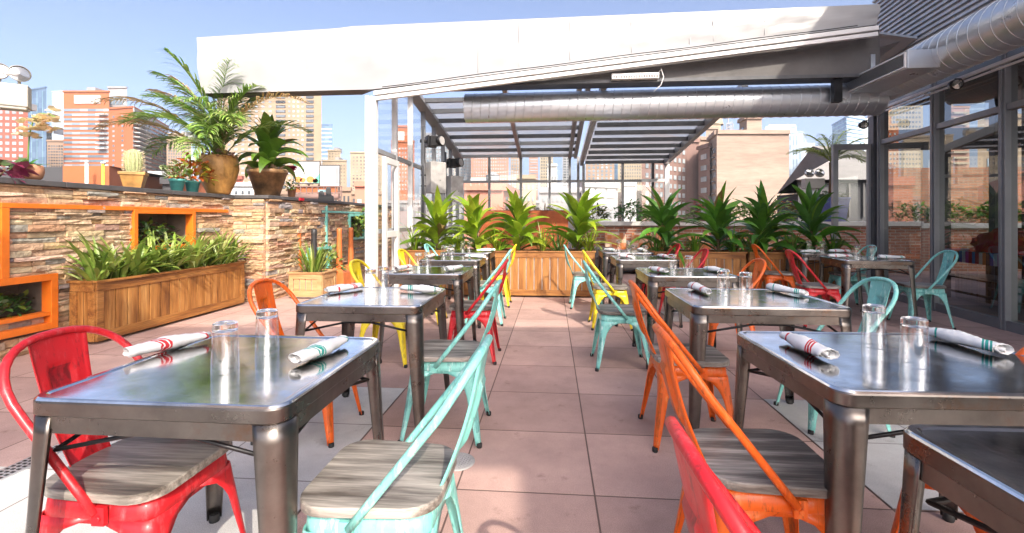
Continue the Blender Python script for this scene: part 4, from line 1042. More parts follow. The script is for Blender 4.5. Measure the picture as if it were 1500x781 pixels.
m = MB(); m.b2((-.262, -.60, -.085), (-.242, -.585, .085)); m.b2((-.262, .585, -.085), (-.242, .60, .085)); m.b2((-.262, -.585, .07), (-.242, .585, .085)); m.b2((-.262, -.585, -.085), (-.242, .585, -.07)); part(m, 'frame', M['white_frame'], lv)
m = MB()
for i in range(9): m.bar((-.252, -.583, -.062+i*.0155), (-.252, .583, -.062+i*.0155), .016, .004)
part(m, 'louvre', M['grey_frame'], lv)
# stage lights and speakers on the side wall
for v, z, lab in ((8.55, 2.62, 'nearer'), (10.35, 2.44, 'farther')):
    t = empty('stage_light', 'black moving-head stage light mounted on the pavilion side wall, the %s one' % lab, 'stage light', W(US+.22, v, z), -TH+.5)
    m = MB(); m.b2((-.22, -.03, -.03), (-.09, .03, .03)); m.b2((-.11, -.12, -.10), (-.07, .12, .10)); part(m, 'bracket', M['black_metal'], t, bevel=.01)
    m = MB(); m.b2((-.07, -.15, -.09), (.12, -.10, .09)); m.b2((-.07, .10, -.09), (.12, .15, .09)); m.b2((-.10, -.10, -.085), (-.06, .10, .085)); part(m, 'yoke', M['black_metal'], t, bevel=.012)
    m = MB(); m.lathe([(.03,-.12),(.085,-.10),(.095,0),(.095,.06),(.10,.08),(.10,.16),(.085,.165)], 24, cap=False); h_ = part(m, 'lamp_head', M['black_metal'], t); h_.location = (.06, -.02, 0); h_.rotation_euler = (radians(85), 0, radians(35))
    m = MB(); m.lathe([(.086,.15),(.05,.156),(1e-6,.158)], 24, cap=False); part(m, 'lens', M['speaker_grey'], h_)
for v, z, lab in ((8.75, 1.98, 'nearer'), (10.5, 1.88, 'farther')):
    t = empty('wall_speaker', 'flat grey loudspeaker hung on the pavilion side wall, the %s one' % lab, 'speaker', W(US+.24, v, z), -TH+.75)
    m = MB(); m.b2((-.16, -.11, -.29), (.16, .10, .29)); part(m, 'cabinet', M['speaker_grey'], t, bevel=.012)
    m = MB(); m.lathe([(.008, 0), (.008, .006)], 8); o = part(m, 'badge', M['rubber'], t); o.location = (.03, -.11, -.05); o.rotation_euler = (radians(90), 0, 0)
    m = MB(); m.tube([(-.12, .10, .05), (-.22, .16, .05)], .015, 8); m.tube([(-.12, .10, -.15), (-.22, .16, -.15)], .012, 8); part(m, 'bracket', M['black_metal'], t)
m = MB(); m.tube([(0,0,.05),(0,0,2.85)], .025, 10); tag(m.build('rig_pole', M['dark_frame'], None, W(US+.12, 8.3)), 'slim dark pole carrying the nearer stage light', 'pole')
m = MB(); m.tube([(0,0,.05),(0,0,2.65)], .025, 10); tag(m.build('rig_pole', M['dark_frame'], None, W(US+.12, 10.1)), 'slim dark pole carrying the farther stage light', 'pole')

# ------------------------------------------------------------------ back terrace
pw = empty('parapet_wall', 'low red brick parapet with a white stone coping at the back of the terrace', 'wall', (0,0,0), -TH)
m = MB(); m.b2((.72, 11.35, 0), (8.2, 11.6, 1.06)); part(m, 'brickwork', M['brick'], pw)
m = MB(); m.b2((.66, 11.27, 1.06), (8.2, 11.66, 1.16)); part(m, 'coping', M['white_stone'], pw, bevel=.008)
ct = empty('corten_planter', 'big rust-orange steel planter behind the bright dracaenas', 'planter', W(-.62, 10.75), -TH)
m = MB(); m.b2((-.98, -.3, 0), (.98, .3, 1.40)); part(m, 'body', M['corten'], ct, bevel=.01)
m = MB(); m.b2((-.93, -.25, 1.395), (.93, .25, 1.41)); part(m, 'soil', M['soil'], ct)
strap_clump('dry_grass', 'sparse brownish grass on top of the rust-orange planter', W(-.9, 10.75, 1.40), 40, .30, .02, [(.25,.16,.08),(.2,.12,.05),(.12,.14,.04)], 61, None, (20, 80), (20, 60), 'plant', .35)
strap_clump('dry_grass', 'brownish tuft at the right end of the rust-orange planter', W(-.15, 10.75, 1.40), 24, .25, .02, [(.25,.16,.08),(.2,.12,.05)], 62, None, (20, 80), (20, 60), 'plant', .3)
PB = 11.47
bush('trough_shrub', 'dark olive foliage spilling over a box on the parapet behind glass', W(1.05, PB, 1.16), (.34, .18, .26), 260, .09, [(.08,.13,.03),(.12,.16,.03),(.2,.17,.05)], 63, 'shrubs on the brick parapet')
bush('trough_shrub', 'bushy mid-green shrub on the parapet behind the pavilion end wall', W(1.85, PB, 1.16), (.36, .2, .34), 320, .09, [(.07,.2,.05),(.12,.28,.07)], 64, 'shrubs on the brick parapet')
bush('trough_shrub', 'pale lime shrub on the parapet beside the white end post', W(2.45, PB, 1.16), (.36, .2, .32), 320, .09, [(.25,.38,.1),(.35,.45,.16)], 65, 'shrubs on the brick parapet')
bush('flowering_shrub', 'coral-flowered shrub on the parapet behind the shaded dracaenas', W(3.55, PB, 1.16), (.42, .2, .30), 240, .09, [(.12,.2,.05),(.2,.26,.08)], 66, 'shrubs on the brick parapet', flowers=((.78,.22,.16), 30, .06))
bush('trough_shrub', 'yellow-green shrub on the parapet between the two middle shaded dracaenas', W(4.5, PB, 1.16), (.45, .2, .30), 300, .09, [(.3,.36,.08),(.2,.3,.06)], 67, 'shrubs on the brick parapet')
bush('flowering_shrub', 'orange-flowered shrub on the parapet near the blue pot', W(5.35, PB, 1.16), (.42, .2, .30), 260, .09, [(.2,.3,.06),(.3,.36,.08)], 68, 'shrubs on the brick parapet', flowers=((.8,.25,.05), 22, .06))
p = W(6.35, PB-.02, 1.16)
t = empty('blue_pot', 'square cobalt blue glazed pot on the parapet beside the glass door', 'plant pot', p, -TH+.2); m = MB(); m.sq_lathe([(.19,0),(.25,.50),(.26,.50),(.26,.54),(.23,.54),(.22,.5)]); part(m, 'pot_body', M['blue_pot'], t, bevel=.01); m = MB(); m.sq_lathe([(.22,.49),(.22,.505)]); part(m, 'soil', M['soil'], t)
random.seed(91); t = empty('date_palm', 'small feathery palm with a rough trunk in the blue pot', 'palm', p+Vector((0,0,.5)))
m = MB(); m.tube([(0,0,0),(.02,0,.4),(.0,0,.85)], [.075,.06,.05], 10); part(m, 'trunk', M['bark'], t)
f = MB()
for i in range(16): frond(f, (0,0,.85), i*2.4, random.uniform(.75,1.15), radians(random.uniform(25,80)), radians(random.uniform(60,110)), [(.25,.32,.06),(.18,.26,.04),(.35,.38,.1)], 24, .24)
part(f, 'foliage', M['leaf'], t)
bush('trough_shrub', 'low grey-green plants at the foot of the small palm', p+Vector((0,-.02,.5)), (.26,.2,.12), 90, .1, [(.14,.2,.12),(.2,.27,.12)], 69, 'shrubs on the brick parapet')
fx = empty('twin_floodlight', 'white twin-headed floodlight post on the parapet beside the small palm', 'floodlight', W(5.95, PB, 1.16), -TH)
m = MB(); m.tube([(0,0,0),(0,0,.75)], .055, 12); part(m, 'post', M['white_frame'], fx)
m = MB(); m.b2((-.2,-.1,.75),(.22,.1,.98)); part(m, 'housing', M['beige_metal'], fx, bevel=.008)
for x in (-.10, .12):
    m = MB(); m.lathe([(.03,-.07),(.09,-.03),(.105,.02),(.09,.03),(1e-6,.035)], 18, cap=False); h_ = part(m, 'lamp_head', M['lamp_glass'], fx); h_.location = (x, -.06, 1.10); h_.rotation_euler = (radians(75), 0, 0)
bn = empty('lounge_bench', 'long dark bench running along the brick parapet', 'bench', W(3.4, 10.95), -TH)
m = MB(); m.b2((-2.3,-.28,.10),(2.3,.28,.40)); part(m, 'base', M['charcoal'], bn); m = MB(); m.b2((-2.3,-.3,.402),(2.3,.28,.48)); part(m, 'seat', M['orange_trim'], bn, bevel=.02)
for i, u in enumerate((1.45, 2.05, 2.6, 3.3, 4.2, 5.0)):
    q = MB(); q.loops([rrect(.24*k_, .045*a_, .02, z_, 3) for k_, a_, z_ in ((.92,.4,0),(1,.9,.06),(1,1.2,.2),(1,.9,.36),(.92,.4,.42))], smooth=True); o = q.build('checked_cushion', M['checked'], None, W(u, 11.02, .49), -TH+random.uniform(-.1,.1)); o.rotation_euler.x = radians(-12)
    tag(o, 'orange and brown checked cushion leaning on the parapet bench', 'cushion', 'checked cushions on the parapet bench')
m = MB(); m.b2((-.24,-.05,0),(.24,.05,.9)); 
lc = empty('lounge_chair', 'low dark wicker armchair beside the parapet bench', 'armchair', W(.95, 10.4), -TH+1.2)
m = MB(); m.b2((-.3,-.3,.08),(.3,.3,.40)); part(m, 'seat', M['charcoal'], lc, bevel=.02); m = MB(); m.b2((-.3,.22,.40),(.3,.3,.80)); part(m, 'backrest', M['charcoal'], lc, bevel=.02)
for sx in (-1,1):
    m = MB(); m.b2((sx*.3-.05,-.3,.40),(sx*.3+.05,.21,.60)); part(m, 'armrest', M['charcoal'], lc, bevel=.02)

# ------------------------------------------------------------------ glass-walled building on the right
AG = math.atan(.19); 
def G(t, off=0, z=0):   # t metres along the wall from the corner toward the camera, off metres out to the left
    cx, cy = 5.84, 7.53
    return Vector((cx-sin(AG)*t-cos(AG)*off, cy-cos(AG)*t+sin(AG)*off, z))
gb = empty('glass_walled_building', 'building with floor-to-ceiling glass wall and corrugated upper wall on the right', 'building', G(0), -AG)   # local: -y toward camera along the wall, +x inside
ts = [0, 1.25, 2.37, 3.55, 4.7, 5.9]
for t_ in ts:
    m = MB(); m.b2((-.06, -t_-.045, 0), (.06, -t_+.045, 3.02)); m.b2((-.075, -t_-.014, .01), (-.06, -t_+.014, 3.0)); part(m, 'mullion', M['mullion_metal'], gb, bevel=.003)
for z, h in ((.055, .11), (2.42, .07), (2.98, .08)):
    m = MB()
    for a, b in zip(ts[:-1], ts[1:]): m.b2((-.045, -b+.046, z-h/2), (.045, -a-.046, z+h/2))
    part(m, 'transom', M['mullion_metal'], gb, bevel=.003)
for a, b in zip(ts[:-1], ts[1:]):
    for z0, z1 in ((.1, 2.4), (2.44, 2.95)):
        m = MB(); m.add([(0, -b+.04, z0), (0, -a-.04, z0), (0, -a-.04, z1), (0, -b+.04, z1)], [(0,1,2,3)]); part(m, 'pane', M['glass_dark'], gb)
m = MB(); m.b2((-.10, .06, 0), (.10, .22, 3.35)); part(m, 'corner_post', M['dark_frame'], gb)
# upper wall: backing and horizontal corrugated siding
m = MB(); ZT = 6.0; m.b2((.03, -9.5, 3.03), (5.2, .25, ZT)); m.b2((5.2, -9.5, 3.03), (10.5, .25, 5.15)); part(m, 'upper_wall_shade_block', M['charcoal'], gb)  # rear lower block is added out of view to dim room and brick
m = MB(); rows = []; z = 3.10
while z < ZT-.02:
    for dz, x in ((0, -.02), (.030, -.02), (.038, .018), (.066, .018)): rows.append([(x, -9.5, z+dz), (x, .26, z+dz)])
    z += .074
m.grid(rows, 0, (1,1,1), False); part(m, 'siding', M['siding'], gb)
m = MB(); m.b2((-.06, -9.5, ZT), (5.25, .3, ZT+.06)); part(m, 'parapet', M['grey_frame'], gb)
m = MB(); m.add([(-.03, -.9, 3.72), (-.03, .25, 3.60), (-.55, .1, 3.78), (-.45, -.6, 3.95), (-.03, -.9, 3.75), (-.03, .25, 3.63), (-.55, .1, 3.81), (-.45, -.6, 3.98)], [(3,2,1,0),(4,5,6,7),(0,1,5,4),(1,2,6,5),(2,3,7,6),(3,0,4,7)]); part(m, 'flashing', M['grey_frame'], gb)
# far side of the dining room: columns and door posts
for (x, y) in ((10.3, -.2), (10.3, -5), (3.3, -.2), (3.3, -2.2), (3.3, -4.4), (1.6, .1), (5.0, -.2), (5.0, -2.6), (2.4, .1), (.9, .1), (1.3, -.9), (2.0, -2.2), (1.2, -3.4)):
    m = MB(); m.b2((x-.06, y-.06, 0), (x+.06, y+.06, 3.03)); part(m, 'column', M['dark_frame'], gb)
m = MB(); m.b2((.12, .06, 2.30), (5.0, .16, 2.62)); m.b2((3.25, -6, 2.35), (3.35, 0.05, 2.62)); part(m, 'lintel', M['dark_frame'], gb)
# the added shade slab behind the camera follows further down
m = MB(); 
dg = empty('door_panel', 'open folding glass door panel with grey frame beside the corner post', 'glass door', G(-.16, .08), -.08)
m = MB(); m.b2((-.60,-.03,.03),(-.52,.03,2.42)); m.b2((-.06,-.03,.03),(.0,.03,2.42)); m.b2((-.52,-.03,2.33),(-.06,.03,2.42)); m.b2((-.52,-.03,.03),(-.06,.03,.14)); part(m, 'frame', M['grey_frame'], dg, bevel=.003)
m = MB(); m.add([(-.53,0,.1),(-.05,0,.1),(-.05,0,2.36),(-.53,0,2.36)], [(0,1,2,3)]); part(m, 'pane', M['glass'], dg)
# track light rail with two spots
tr = empty('light_track', 'slim white pipe rail running along the top of the glass wall', 'light rail', G(0), -AG)
m = MB(); m.bar((-.16, .1, 2.90), (-.16, -6, 2.84), .035, .035); m.bar((-.16, .1, 2.845), (-.16, -6, 2.785), .02, .02); part(m, 'rail', M['white_frame'], tr)
m = MB()
for t_ in ts[:5]: m.b2((-.145, -t_-.015, 2.84), (-.076, -t_+.015, 2.87))
part(m, 'bracket', M['grey_frame'], tr)
for t_, z, lab in ((2.0, 2.80, 'black spotlight on the pipe rail under the fat duct'), (-.02, 2.72, 'black double spotlight at the corner end of the pipe rail')):
    s_ = empty('spotlight', lab, 'spotlight', G(t_, .26, z)); m = MB(); m.tube([(.06,0,.05),(0,0,.05),(0,0,0)], .014, 8); part(m, 'bracket', M['black_metal'], s_)
    m = MB(); m.lathe([(.02,-.07),(.05,-.06),(.065,.04),(.055,.045)], 18, cap=False); h_ = part(m, 'lamp_head', M['black_metal'], s_); h_.location = (-.03, -.03, -.02); h_.rotation_euler = (radians(100), radians(-35), radians(-20))
    m = MB(); m.lathe([(.058,.036),(1e-6,.042)], 18, cap=False); part(m, 'lens', M['lamp_glass'], h_)
# inside: brick wall, ledge with plants, bar table, serape
bw = empty('brick_wall', 'tall orange brick wall with a white plant ledge seen through the glass', 'wall', W(11.2, 12.3), -TH)
m = MB(); m.b2((-2.95, 0, 0), (5, .25, 2.45)); part(m, 'brickwork', brick_mat('orange_brick', (.46,.18,.085), (.36,.135,.07), (.33,.24,.18)), bw)
m = MB(); m.b2((-2.95, -.45, 1.0), (5, -.005, 1.12)); part(m, 'ledge', M['white_stone'], bw, bevel=.01)
m = MB(); m.b2((-2.95, -.40, 0), (5, -.01, .998)); part(m, 'ledge_base', M['brick'], bw)
for i, u in enumerate((8.6, 9.4, 10.3, 11.2, 12.2, 13.2)):
    bush('ledge_plant', 'leafy green plant on the white ledge before the orange brick wall', W(u, 12.05, 1.12), (.42, .17, .32), 170, .12, GREEN_SHADED+[(.2,.3,.08)], 400+i, 'plants on the ledge of the orange brick wall')
bt = empty('bar_table', 'steel-framed table just inside the glass, under a striped blanket and red cloth', 'table', G(1.25, -.78), -AG)
for sx in (-1, 1):
    for sy in (-1, 1):
        m = MB(); m.b2((sx*.34-.02, sy*.8-.02, 0), (sx*.34+.02, sy*.8+.02, .74)); part(m, 'leg', M['table_metal'], bt)
m = MB(); m.b2((-.37,-.83,.741),(.37,.83,.77)); part(m, 'tabletop', M['table_metal'], bt, bevel=.004)
m = MB(); m.b2((-.33,-.78,.40),(.33,.78,.42)); part(m, 'shelf', M['table_metal'], bt)
m = MB(); m.b2((-.31,-.79,.20),(-.33,.79,.23)); m.b2((.31,-.79,.20),(.33,.79,.23)); part(m, 'footrail', M['table_metal'], bt)
m = MB(); m.b2((-.385,-.78,-.14),(-.373,.78,.012)); m.b2((-.373,-.78,.002),(.3,.78,.012)); tag(m.build('serape_blanket', M['serape'], None, G(1.25, -.78, .77), -AG), 'bright striped serape blanket draped over the table inside the glass', 'blanket')
random.seed(12); m = MB(); rows = []
for i in range(15):
    ph = pi*i/28; row = []
    for k in range(29):
        th_ = 2*pi*k/28; rr = 1+.14*sin(5*th_+i)+.07*sin(9*th_-i*2); z_ = .30*cos(ph)*(1+.1*sin(3*th_)); row.append((.26*sin(ph)*rr*cos(th_), .50*sin(ph)*rr*sin(th_), z_*(1-.1*(k % 3 == 0))))
    rows.append(row)
m.grid(rows); tag(m.build('red_cloth_bundle', M['red_cloth'], None, G(1.42, -.70, .784), -AG), 'crumpled bright red cloth heaped on the table inside the glass', 'cloth')
for i, t_ in enumerate((.5, 1.15, 1.8)):
    s_ = empty('bar_stool', ['dark metal bar stool inside the glass, nearest the corner post', 'dark metal bar stool inside the glass, middle of the three', 'dark metal bar stool inside the glass, farthest from the corner post'][i], 'stool', G(t_, -1.6), -AG, 'stools inside the glass wall')
    m = MB(); m.loops([rrect(.16,.16,.05,.74),rrect(.16,.16,.05,.77)]); part(m, 'seat', M['dark_frame'], s_)
    for sx in (-1,1):
        for sy in (-1,1):
            m = MB(); m.bar((sx*.14, sy*.14, .74), (sx*.2, sy*.2, 0), .03, .03); part(m, 'leg', M['dark_frame'], s_)
    m = MB(); 
    for sx in (-1,1): m.bar((sx*.18,-.17,.25),(sx*.18,.17,.25),.02,.02); m.bar((-.17,sx*.18,.25),(.17,sx*.18,.25),.02,.02)
    part(m, 'footrest', M['dark_frame'], s_)
iv = sheet('darkening_floor_sheet', 5.55, 11.5, -3.2, 7.2, .003, M['charcoal'])  # charcoal sheet added over the pavers to darken the room
bo = empty('booth_seat', 'long dark upholstered booth with an orange cushion strip inside the glass', 'bench', G(-1.2, -3.3), -AG-.25)
m = MB(); m.b2((-.3, -4.0, 0), (.3, .3, .42)); part(m, 'base', M['dark_frame'], bo, bevel=.02); m = MB(); m.b2((-.32, -4.0, .425), (.3, .3, .50)); part(m, 'seat_pad', M['orange_trim'], bo, bevel=.02); m = MB(); m.b2((.2, -4.0, .505), (.32, .3, 1.05)); part(m, 'backrest', M['charcoal'], bo, bevel=.02)
# unseen slabs on posts, added behind the camera to cast the foreground shade
cn = empty('added_shade_canopy', 'unseen flat canopy on posts behind the viewer, added to shade the foreground', 'canopy', (0,0,0))
ZS = 6.0; sx_, sy_ = .47*ZS, 1.22*ZS
m = MB(); m.b2((-9+sx_, 2.3-sy_, ZS), (9, 5.2-sy_, ZS+.12)); m.b2((.09+sx_, 1.2-sy_, ZS), (9, 2.3-.003-sy_, ZS+.12)); part(m, 'shade_slab', M['white_frame'], cn)  # outline cut to the wanted shade, white to bounce fill light
for (x, y) in ((-5.9, -2.4), (8.6, -2.4)):
    m = MB(); m.b2((x-.08, y-.08, 0), (x+.08, y+.08, ZS)); part(m, 'post', M['dark_frame'], cn)

# ------------------------------------------------------------------ skyline
ZG = -15.0
def facade_mat(name, c, var=.12, rough=.85, scale=.25, bricks=None): return simple(name, c, rough, var=var, scale=scale)
def win_mat(name, lo, hi, rough=.12, metal=.0):
    m, nt, b = new_mat(name)
    g = nt.nodes.new('ShaderNodeNewGeometry')
    s = nt.nodes.new('ShaderNodeVectorMath'); s.operation = 'SNAP'; s.inputs[1].default_value = (2.3, 2.3, 2.3); nt.links.new(g.outputs['Position'], s.inputs[0])
    w = nt.nodes.new('ShaderNodeTexWhiteNoise'); w.noise_dimensions = '3D'; nt.links.new(s.outputs[0], w.inputs['Vector'])
    nt.links.new(mixc(nt, lo, hi, w.outputs[0]), b.inputs['Base Color']); b.inputs['Roughness'].default_value = rough; b.inputs['Metallic'].default_value = metal
    b.inputs['Specular IOR Level'].default_value = .7
    return m
B = {
 'brickred': facade_mat('red_brick_facade', (.25,.075,.048)), 'orange': facade_mat('orange_brick_facade', (.36,.11,.04), .06), 'beige': facade_mat('beige_brick_facade', (.31,.225,.15)),
 'tan': facade_mat('tan_facade', (.29,.20,.14)), 'cream': facade_mat('cream_facade', (.33,.27,.19)), 'grey': facade_mat('grey_facade', (.27,.27,.28)), 'white': facade_mat('white_facade', (.5,.5,.49), .05),
 'salmon': facade_mat('salmon_render', (.48,.20,.14), .05), 'dark': facade_mat('dark_facade', (.06,.06,.065)), 'brown': facade_mat('brown_brick_facade', (.20,.125,.105)), 'pinkbeige': None,
 'blueglass': win_mat('blue_curtain_wall', (.10,.18,.28), (.18,.28,.40), .1, .4), 'paleglass': win_mat('pale_curtain_wall', (.40,.52,.60), (.55,.66,.72), .12, .3), 'tealglass': win_mat('teal_curtain_wall', (.16,.30,.33), (.30,.45,.47), .1, .3),
 'pinktower': facade_mat('pink_stone_facade', (.36,.19,.135), .08),
}
def blend_brick(name, c1, c2):
    m, nt, b = new_mat(name); t = nt.nodes.new('ShaderNodeTexCoord')
    mp = nt.nodes.new('ShaderNodeMapping'); mp.inputs['Scale'].default_value = (.05, .05, .55); nt.links.new(t.outputs['Object'], mp.inputs[0])
    n1 = noise(nt, 1.0, 6, mp.outputs[0]); mp2 = nt.nodes.new('ShaderNodeMapping'); mp2.inputs['Scale'].default_value = (.6, .6, 3.5); nt.links.new(t.outputs['Object'], mp2.inputs[0])
    n2 = noise(nt, 1.0, 4, mp2.outputs[0])
    c = mixc(nt, ramp(nt, n1, .3, .7, c1, c2), ramp(nt, n2, .3, .7, (.82,)*3, (1.1,)*3), 1, 'MULTIPLY'); nt.links.new(c, b.inputs['Base Color']); b.inputs['Roughness'].default_value = .9; return m
B['pinkbeige'] = blend_brick('weathered_pale_brick', (.25,.185,.145), (.35,.26,.205))
WN = {'dark': win_mat('dark_window', (.03,.035,.04), (.16,.18,.2)), 'blue': win_mat('blue_window', (.12,.17,.22), (.34,.42,.48)), 'pale': win_mat('pale_window', (.18,.22,.25), (.45,.49,.5)), 'warm': win_mat('warm_window', (.10,.09,.08), (.35,.30,.25))}
def bld(name, label, pts, ytop, wall, faces=(), depth=14, group=None, roof=None, cat='building', cap=True):
    """pts: front corners as (pixel column, distance); faces: dicts of window grids on the edge between corner i and i+1"""
    P = [Vector(PX(px, D)) for px, D in pts]; D0 = pts[0][1]; zt = H+(H0-ytop)/F*D0
    t = empty(name, label, cat, (P[0].x, P[0].y, ZG), 0, group); o = P[0]
    poly = [(p.x-o.x, p.y-o.y) for p in P]; k = 1+depth/max(p[1] for p in pts)
    bx = [(P[-1].x*k-o.x, P[-1].y*k-o.y), (P[0].x*k-o.x, P[0].y*k-o.y)]
    m = MB(); m.prism(poly+bx, 0, zt-ZG); m.build('wall', B[wall] if isinstance(wall, str) else wall, t)
    if cap:
        m = MB(); kk = .6
        for a, b in zip(poly[:-1], poly[1:]): m.bar((a[0], a[1], zt-ZG+.15), (b[0], b[1], zt-ZG+.15), .6, .5)
        m.build('parapet', B[wall] if isinstance(wall, str) else wall, t)
    if cap and D0 > 100 and name in ('apartment_block', 'apartment_tower', 'hotel', 'office_block'):
        rg = random.Random(label); q0, q1 = Vector((*poly[0], 0)), Vector((*poly[1], 0)); wd = (q1-q0).length; m = MB()
        c_ = q0.lerp(q1, rg.uniform(.3, .7)); hh_ = rg.uniform(1.5, 3.2); m.box((c_.x*1.02, c_.y+5, zt-ZG+hh_/2), (wd*rg.uniform(.15, .35), 4, hh_)); m.build('roof_plant', B['grey'], t)
    for fc in faces:
        i = fc.get('i', 0); a, b = Vector((*poly[i], 0)), Vector((*poly[i+1], 0)); d = b-a; L = d.length; d.normalize(); nrm = Vector((d.y, -d.x, 0))
        if nrm.dot(P[i].to_3d()) > 0: nrm = -nrm
        nx, ny = fc['n']; x0, x1 = fc.get('x', (0.05, .95)); y0, y1 = fc['y']   # y0,y1: pixel rows at corner 0 (top, bottom)
        z1, z0 = H+(H0-y0)/F*D0, H+(H0-y1)/F*D0; sx, sz = (x1-x0)*L/nx, (z1-z0)/ny; ww, hh = sx*fc.get('w', .5), sz*fc.get('h', .55); th = fc.get('t', .12)
        rz = atan2(d.y, d.x); mat = WN.get(fc.get('m', 'dark')) or B[fc['m']]; nm = fc.get('name', 'window'); cells = []
        for r in range(ny):
            for c in range(nx):
                p = a+d*(x0*L+sx*(c+.5))+nrm*(th/2-.02+fc.get('out', 0)); cells.append((p.x, p.y, z1-sz*(r+.5)-ZG))
        proto = None
        for q in cells[:max(0, 100-fc.get('used', 0))]:
            if proto is None:
                m = MB(); m.box((0,0,0), (ww, th, hh)); proto = m.build(nm, mat, t); ob = proto
            else: ob = proto.copy(); COL.objects.link(ob)
            ob.location = q; ob.rotation_euler = (0, 0, rz); ob.parent = t
        rest = cells[max(0, 100-fc.get('used', 0)):]
        if rest:
            m = MB()
            for q in rest: m.box(q, (ww, th, hh), rz)
            tag(m.build(nm, mat, t), kind='stuff')
    return t
f = lambda n, y, **k: dict(n=n, y=y, **k)
# left of the pavilion
bld('apartment_block', 'red brick tower with white-framed windows behind the orchid', [(-60, 118), (41, 120)], 152, 'brickred', [f((9, 10), (158, 250), m='pale', w=.55, h=.5)])
bld('glass_tower', 'dark blue glass tower behind the orchid flowers', [(41, 205), (68, 200)], 133, 'blueglass', [f((3, 1), (137, 250), m='tealglass', w=.06, h=1, name='fin')])
bld('glass_tower', 'pale blue slender glass tower left of the orange brick hotel', [(76, 262), (96, 260)], 135, 'paleglass', [f((5, 1), (136, 155), m='white', w=.2, h=1, name='fin')])
bld('office_block', 'small beige block low between the orchid and the orange hotel', [(69, 150), (94, 150)], 207, 'tan', [f((6, 9), (212, 250), m='dark', w=.55, h=.5)])
bld('office_block', 'dark slab tower just right of the orchid blossoms', [(62, 215), (76, 215)], 194, 'dark', [f((4, 9), (198, 245), m='blue', w=.6, h=.5)])
ht = bld('hotel', 'wide orange brick hotel with ribbon windows and a blank white sign panel', [(93, 140), (160, 140)], 135, 'orange', [f((1, 13), (158, 246), m='blue', w=1, h=.52, x=(.01, .99), name='window_band'), f((1, 1), (140, 152), m='white', x=(.25, .82), w=1, h=1, name='sign_panel', t=.3), f((1, 8), (165, 222), m='white', x=(.80, .98), w=1, h=.22, t=1.6, name='balcony')])
bld('hotel_wing', 'orange brick hotel wing with glass corner balconies, lower than the hotel beside it', [(160, 139), (195, 137), (246, 166)], 160, 'orange', [f((2, 11), (168, 246), m='blue', x=(.0, .75), w=.18, h=.4), f((1, 13), (166, 250), m='dark', i=1, x=(0, 1), w=1, h=.62, name='window_band'), f((1, 13), (166, 250), m='white', i=1, x=(.02, .32), w=1, h=.14, t=1.5, name='balcony'), f((1, 1), (159, 166), m='grey', i=1, x=(0, 1), w=1, h=1, t=.3, name='cornice')])
bld('penthouse', 'grey set-back roof block on top of the orange hotel', [(158, 150), (186, 150)], 129, 'grey', [f((5, 1), (140, 155), m='blue', w=.8, h=.8)])
bld('office_block', 'beige grid-windowed block seen between the cactus and the palm', [(244, 150), (280, 152)], 206, 'tan', [f((9, 12), (210, 262), m='dark', w=.55, h=.6)])
bld('office_block', 'cream stepped top rising behind the beige grid-windowed block', [(246, 158), (270, 158)], 197, 'cream', [])
pyr = empty('glass_spire', 'blue glass pyramid-topped tower behind the palm', 'building', (*PX(268, 240), ZG)); m = MB(); hz = H+(H0-188)/F*240-ZG; m.loops([[(-6,0,0),(6,0,0),(6,12,0),(-6,12,0)],[(-6,0,hz-20),(6,0,hz-20),(6,12,hz-20),(-6,12,hz-20)],[(-.3,5,hz),(.3,5,hz),(.3,6,hz),(-.3,6,hz)]]); m.build('wall', B['paleglass'], pyr)
bld('apartment_tower', 'tall tan apartment tower with two columns of dark balconies', [(318, 150), (471, 150)], 96, 'beige', [f((8, 27), (104, 292), m='pale', x=(.02, .54), w=.42, h=.42), f((1, 27), (104, 292), m='dark', x=(.56, .66), w=.9, h=.5, t=.25, name='balcony'), f((4, 27), (104, 292), m='pale', x=(.67, .84), w=.42, h=.42, used=60), f((1, 27), (104, 292), m='dark', x=(.85, .93), w=.9, h=.55, t=.25, name='balcony')])
bld('glass_tower', 'slim blue glass tower right of the tan apartment tower', [(468, 300), (487, 300)], 183, 'blueglass', [f((1, 12), (186, 260), m='paleglass', x=(.04, .96), w=1, h=.3, name='window_band')])
bld('apartment_block', 'cream stepped apartment block behind the billboards', [(472, 165), (508, 165)], 236, 'cream', [f((8, 10), (240, 290), m='warm', w=.4, h=.5)])
bld('apartment_block', 'upper tier of the cream stepped block behind the billboards', [(480, 172), (499, 172)], 221, 'cream', [f((4, 3), (223, 236), m='warm', w=.4, h=.5)])
bld('apartment_block', 'pale yellow stone block just left of the white pavilion post', [(513, 160), (560, 160)], 224, 'cream', [f((8, 11), (228, 285), m='warm', w=.45, h=.5)])
bld('apartment_block', 'orange-red tower seen through the pavilion side glass', [(573, 130), (607, 130)], 208, 'orange', [f((7, 11), (215, 280), m='pale', w=.4, h=.45)])
bld('tower_crown', 'orange ornate crown with a pale niche above the red tower behind glass', [(579, 133), (597, 133)], 186, 'orange', [f((1, 1), (193, 206), m='white', x=(.25, .75), w=1, h=1, t=.3, name='niche')])
bld('glass_tower', 'grey-blue glass tower seen through the left pavilion glass', [(622, 210), (668, 210)], 196, 'grey', [f((9, 14), (200, 290), m='blue', w=.6, h=.6)])
